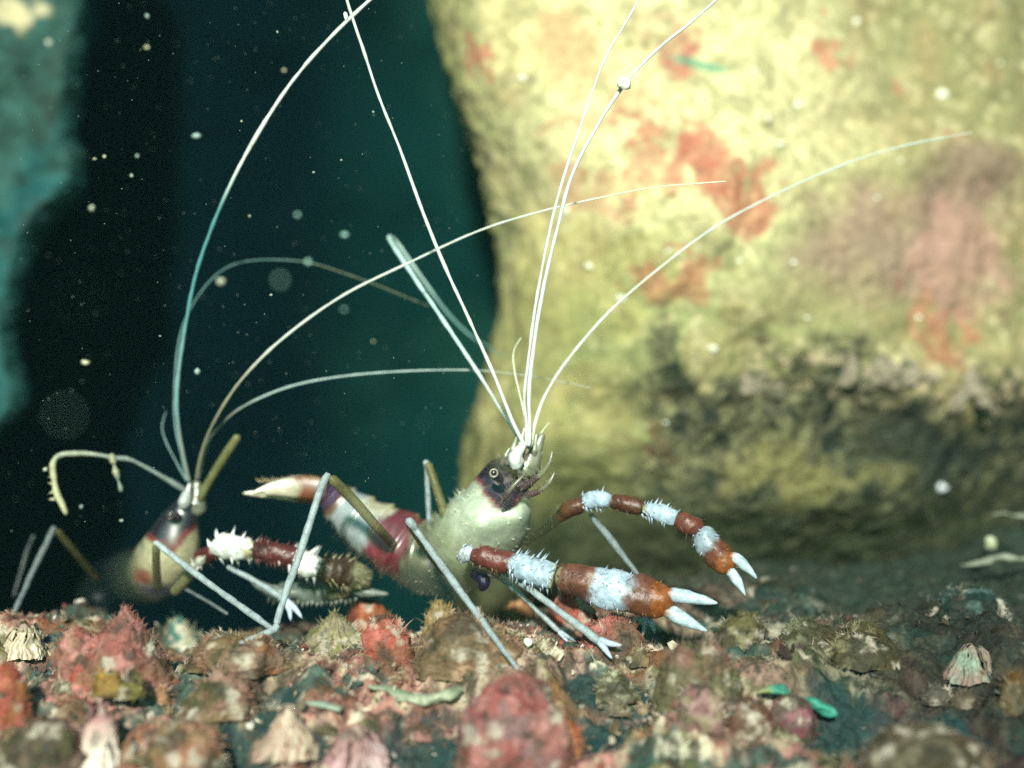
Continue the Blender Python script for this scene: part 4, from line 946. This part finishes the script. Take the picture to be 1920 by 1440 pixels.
# ------------------------------------------------------------------ chips stuck on the boulder, specks adrift
chips = [(982, 145, 9), (1603, 43, 10), (1762, 178, 12), (1495, 197, 9), (1460, 270, 9), (1105, 500, 9), (1165, 562, 9), (1337, 655, 11), (1385, 488, 5), (1513, 595, 5), (1345, 93, 6), (1415, 133, 6), (1440, 222, 6), (1488, 492, 6),
         (1722, 595, 5), (1252, 468, 5), (1645, 372, 4), (1875, 120, 5), (1490, 72, 4), (1060, 395, 8), (1250, 792, 5), (1690, 300, 5)]
def near_label(px, py, marks_, head, used_, far):
    for mx, my, mn in sorted(marks_, key=lambda m_: (m_[0] - px) ** 2 + (m_[1] - py) ** 2):
        dx, dy = px - mx, py - my
        if max(abs(dx), abs(dy)) < 25: side_ = 'beside'
        elif abs(dx) > 2 * abs(dy): side_ = 'left of' if dx < 0 else 'right of'
        elif abs(dy) > 2 * abs(dx): side_ = 'above' if dy < 0 else 'below'
        else: side_ = ('above and ' if dy < 0 else 'below and ') + ('left of' if dx < 0 else 'right of')
        lab_ = head + ' ' + side_ + ' ' + mn
        if lab_ not in used_:
            used_.add(lab_)
            return lab_
    return head + ' ' + far
B_MARKS = [(1260, 310, 'the largest red patch'), (915, 82, 'the red spot by the edge'), (1315, 112, 'the teal streak'), (1545, 50, 'the brown red patch at the top'), (1760, 450, 'the mauve area'), (1285, 520, 'the lower red patch'), (1400, 720, 'the dark hollow'), (1375, 380, 'the red streak')]
chip_used = set()
for i, (px, py, r) in enumerate(chips):
    bead('shell_chip', near_label(px, py, B_MARKS, ('tiny white chip' if r < 7 else 'white chip') + ' on the boulder', chip_used, 'face'), 'shell', on_boulder(px, py), S(r, 6), (.80, .80, .66), (1, .6, .7), 10 + i, 'white chips on the boulder')
bead('speck', 'white speck caught on the right shrimp antenna in front of the boulder', 'speck', P(1170, 158, -0.9), S(11), (.85, .85, .8), seed=50)
bead('speck', 'tiny white speck on the antenna crossing at the top', 'speck', P(648, 30, -1.1), S(6), (.75, .8, .8), (.7, .7, 1.2), seed=51)
speck_used = set()
S_MARKS = [(650, 30, 'the crossing of two antennae'), (500, 490, 'the thin arching antenna'), (140, 250, 'the teal rock edge'), (728, 440, 'the folded antennule tip'), (110, 860, 'the bent feeler'), (470, 920, 'the raised tail'), (400, 420, 'the blue stretch of antenna'), (620, 560, 'the long rising white antenna'), (700, 700, 'the low flat antenna'), (340, 700, 'the paired upright antennae')]
drift = [(276, 89, 3, 5), (368, 255, 2, 7.5), (172, 390, 3, 5), (160, 680, 1.5, 7.5), (370, 696, 1, 5.5), (646, 440, -4.5, 6), (558, 403, -5, 4.5), (526, 525, -9, 4.5), (414, 528, 4.5, 8), (578, 492, -5, 5), (645, 580, -5.5, 4), (508, 553, 0, 2.6),
         (122, 778, -13.5, 5.0), (150, 560, -14.5, 3.0), (247, 329, 1, 3), (178, 298, 1, 3), (257, 292, 2, 3.5), (92, 80, 6, 6), (533, 132, 3, 4), (276, 30, 2, 3.5), (585, 850, -13, 2.6), (468, 405, 1, 2.2), (152, 950, 1.5, 3), (228, 976, 0.8, 3.4), (196, 294, 1, 3),
         (588, 323, 0, 2.6), (453, 227, 0, 2.4), (700, 640, -4, 2), (300, 630, 0, 2), (85, 880, 1.2, 4), (795, 790, -8, 2.5), (700, 210, 0, 2), (520, 60, 0, 2), (640, 300, 0, 2)]
for i, (px, py, d, r) in enumerate(drift):
    lab, g = near_label(px, py, S_MARKS, 'tiny pale speck adrift' if r < 4 else 'pale round speck adrift', speck_used, 'in the gap'), 'specks drifting in the dark water'
    if i == 12: lab, g = 'large blurred speck above the left bent feeler', None
    elif i == 13: lab, g = 'faint wide blurred speck high on the left of the gap', None
    elif i == 5: lab, g = 'mint coloured blurred speck left of the folded antennule', None
    elif i == 7: lab, g = 'soft blurred mint speck under the thin arching antenna', None
    elif i == 1: lab, g = 'brightest round cream speck in the upper dark gap', None
    colr = (.30, .55, .48) if d < -4 else ((.50, .50, .34), (.30, .42, .38), (.42, .46, .36))[i % 3]
    bead('speck', lab, 'speck', P(px, py, d), S(r, d), colr, (1, .8, .6 + .5 * ((i * 7) % 5) / 4), seed=60 + i, group=g, n=(6, 8))
# dust nobody could count
V, F = [], []
for i in range(420):
    px, py, d = RNG.uniform(0, 900), RNG.uniform(0, 1000), RNG.uniform(-3, 6)
    c0 = np.array(P(px, py, d)); r = S(RNG.uniform(0.5, 1.4), d); k = len(V)
    V += [c0 + r * np.array(q) for q in ((1, 0, -.5), (-.7, .8, -.5), (-.7, -.8, -.5), (0, 0, 1))]
    F += [(k, k + 1, k + 3), (k + 1, k + 2, k + 3), (k + 2, k, k + 3), (k, k + 2, k + 1)]
tag(mesh_obj('floating_dust', V, F, M_SPECK, np.tile(np.array((.35, .42, .36)), (len(V), 1))), kind='stuff')

# broken shell grit of every size lying between the growths
V, F, C = [], [], []
tints = np.array([(.50, .46, .36), (.34, .28, .2), (.30, .12, .10), (.18, .14, .08), (.55, .52, .46), (.05, .13, .11), (.26, .16, .15)])
for i in range(2400):
    gx_, gy_ = RNG.uniform(-8.6, 9.5), RNG.uniform(-4.2, 4.5)
    if gx_ > 2.5 and RNG.random() < 0.7: continue
    r = 0.018 * math.exp(RNG.normal(0.55, 0.55)); k = len(V)
    c0 = np.array((gx_, gy_, float(ground_z([gx_], [gy_])[0]) + 0.06 + r * 0.4))
    M = np.linalg.qr(RNG.normal(size=(3, 3)))[0]
    m = 5
    for sgn in (-1, 1):
        for j in range(m):
            a = 2 * math.pi * j / m
            q = np.array((math.cos(a) * RNG.uniform(.5, 1.3), math.sin(a) * RNG.uniform(.4, .9), 0.22 * sgn)) * r
            V.append(c0 + M @ q)
    F += [tuple(k + j for j in range(m))[::-1], tuple(k + m + j for j in range(m))] + [(k + j, k + (j + 1) % m, k + m + (j + 1) % m, k + m + j) for j in range(m)]
    C += [tints[RNG.integers(0, len(tints))] * RNG.uniform(.5, 1.2) * (1.0 if gx_ < 2.5 else 0.25)] * (2 * m)  # right-hand grit coloured darker, light falloff painted in
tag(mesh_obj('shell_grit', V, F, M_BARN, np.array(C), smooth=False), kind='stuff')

# ------------------------------------------------------------------ turf: fine filaments on ledge and rock
def filaments(name, pts, dirs, lens, cols, w=0.012):
    V, F, C = [], [], []
    for p, d, l_, c_ in zip(pts, dirs, lens, cols):
        k = len(V)
        side = np.cross(d, np.array([0.3, 1, 0.2])); side /= np.linalg.norm(side) + 1e-9
        bend = np.array([RNG.normal(), RNG.normal(), 0]) * 0.3 * l_
        a = p; b = p + d * l_ * 0.55 + bend * 0.4; e = p + d * l_ + bend
        V += [a - side * w, a + side * w, b + side * w * 0.8, b - side * w * 0.8, e]
        F += [(k, k + 1, k + 2, k + 3), (k + 3, k + 2, k + 4)]
        C += [c_] * 5
    return tag(mesh_obj(name, V, F, M_TURF, np.array(C)), kind='stuff')
vis = np.nonzero((X > -8.8) & (X < 10.8) & (Yy > -4.4) & (Yy < 5.5))[0]
G3 = np.stack([X, Yy, Z], -1)
ii = RNG.choice(vis, 17000)
dirs = np.stack([RNG.normal(0, .7, len(ii)), RNG.normal(0, .6, len(ii)), np.ones(len(ii))], -1); dirs /= np.linalg.norm(dirs, axis=1)[:, None]
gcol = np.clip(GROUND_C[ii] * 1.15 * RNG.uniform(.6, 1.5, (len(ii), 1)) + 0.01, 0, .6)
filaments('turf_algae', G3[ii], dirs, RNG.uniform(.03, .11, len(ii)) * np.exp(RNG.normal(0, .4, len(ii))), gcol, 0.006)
pp, dd_, cl = [], [], []
for v_, d_, rx, c_ in TURF_ON:
    m = int(min(1000, rx * 10))
    ii = RNG.integers(0, len(v_), m)
    pp.append(v_[ii]); dd_.append(d_[ii] + RNG.normal(0, .6, (m, 3)))
    cl.append(np.clip(c_[ii] * 1.15 * RNG.uniform(.6, 1.5, (m, 1)) + 0.015, 0, .6))
pp, dd_, cl = map(np.concatenate, (pp, dd_, cl))
dd_ /= np.linalg.norm(dd_, axis=1)[:, None]
filaments('turf_algae', pp, dd_, RNG.uniform(.025, .075, len(pp)) * np.exp(RNG.normal(0, .5, len(pp))), cl, 0.006)
idx = RNG.choice(np.nonzero((dark > 0.5) & (BV[:, 2] > -4) & (BV[:, 0] < 12))[0], 5000)
dirs = np.stack([RNG.normal(-.1, .5, 5000), -np.ones(5000), RNG.normal(.3, .5, 5000)], -1); dirs /= np.linalg.norm(dirs, axis=1)[:, None]
filaments('turf_algae', BV[idx], dirs, RNG.uniform(.06, .2, 5000), np.clip(turfc[idx] * RNG.uniform(.6, 2.0, (5000, 1)), 0, .4), 0.012)
edge_i = np.nonzero((xe - L[:, 0] < 0.5) & (L[:, 1] < YL + 0.5) & (L[:, 2] > -4) & (L[:, 2] < 9))[0]
idx = RNG.choice(edge_i, 1800)
dirs = np.stack([np.ones(1800), RNG.normal(-.8, .4, 1800), RNG.normal(0, .6, 1800)], -1); dirs /= np.linalg.norm(dirs, axis=1)[:, None]
filaments('turf_algae', L[idx], dirs, RNG.uniform(.04, .14, 1800), np.tile(np.array((.02, .08, .075)), (1800, 1)) * RNG.uniform(.5, 1.6, (1800, 1)), 0.014)

# ------------------------------------------------------------------ the water itself: thin even haze round everything
hv = np.array([(x_, y_, z_) for x_ in (-26, 26) for y_ in (-28, 34) for z_ in (-17, 13.8)], float)
hf = [(0, 1, 3, 2), (4, 6, 7, 5), (0, 4, 5, 1), (2, 3, 7, 6), (0, 2, 6, 4), (1, 5, 7, 3)]
hm = bpy.data.materials.new('water_haze')
hm.use_nodes = True
hn, hl = hm.node_tree.nodes, hm.node_tree.links
hn.remove(hn['Principled BSDF'])
pv = hn.new('ShaderNodeVolumePrincipled')
pv.inputs['Color'].default_value = (0.30, 0.80, 0.80, 1)
pv.inputs['Density'].default_value = 0.00045
pv.inputs['Anisotropy'].default_value = 0.0
hl.new(pv.outputs[0], hn['Material Output'].inputs['Volume'])
tag(mesh_obj('haze', hv, hf, hm, smooth=False), kind='stuff')
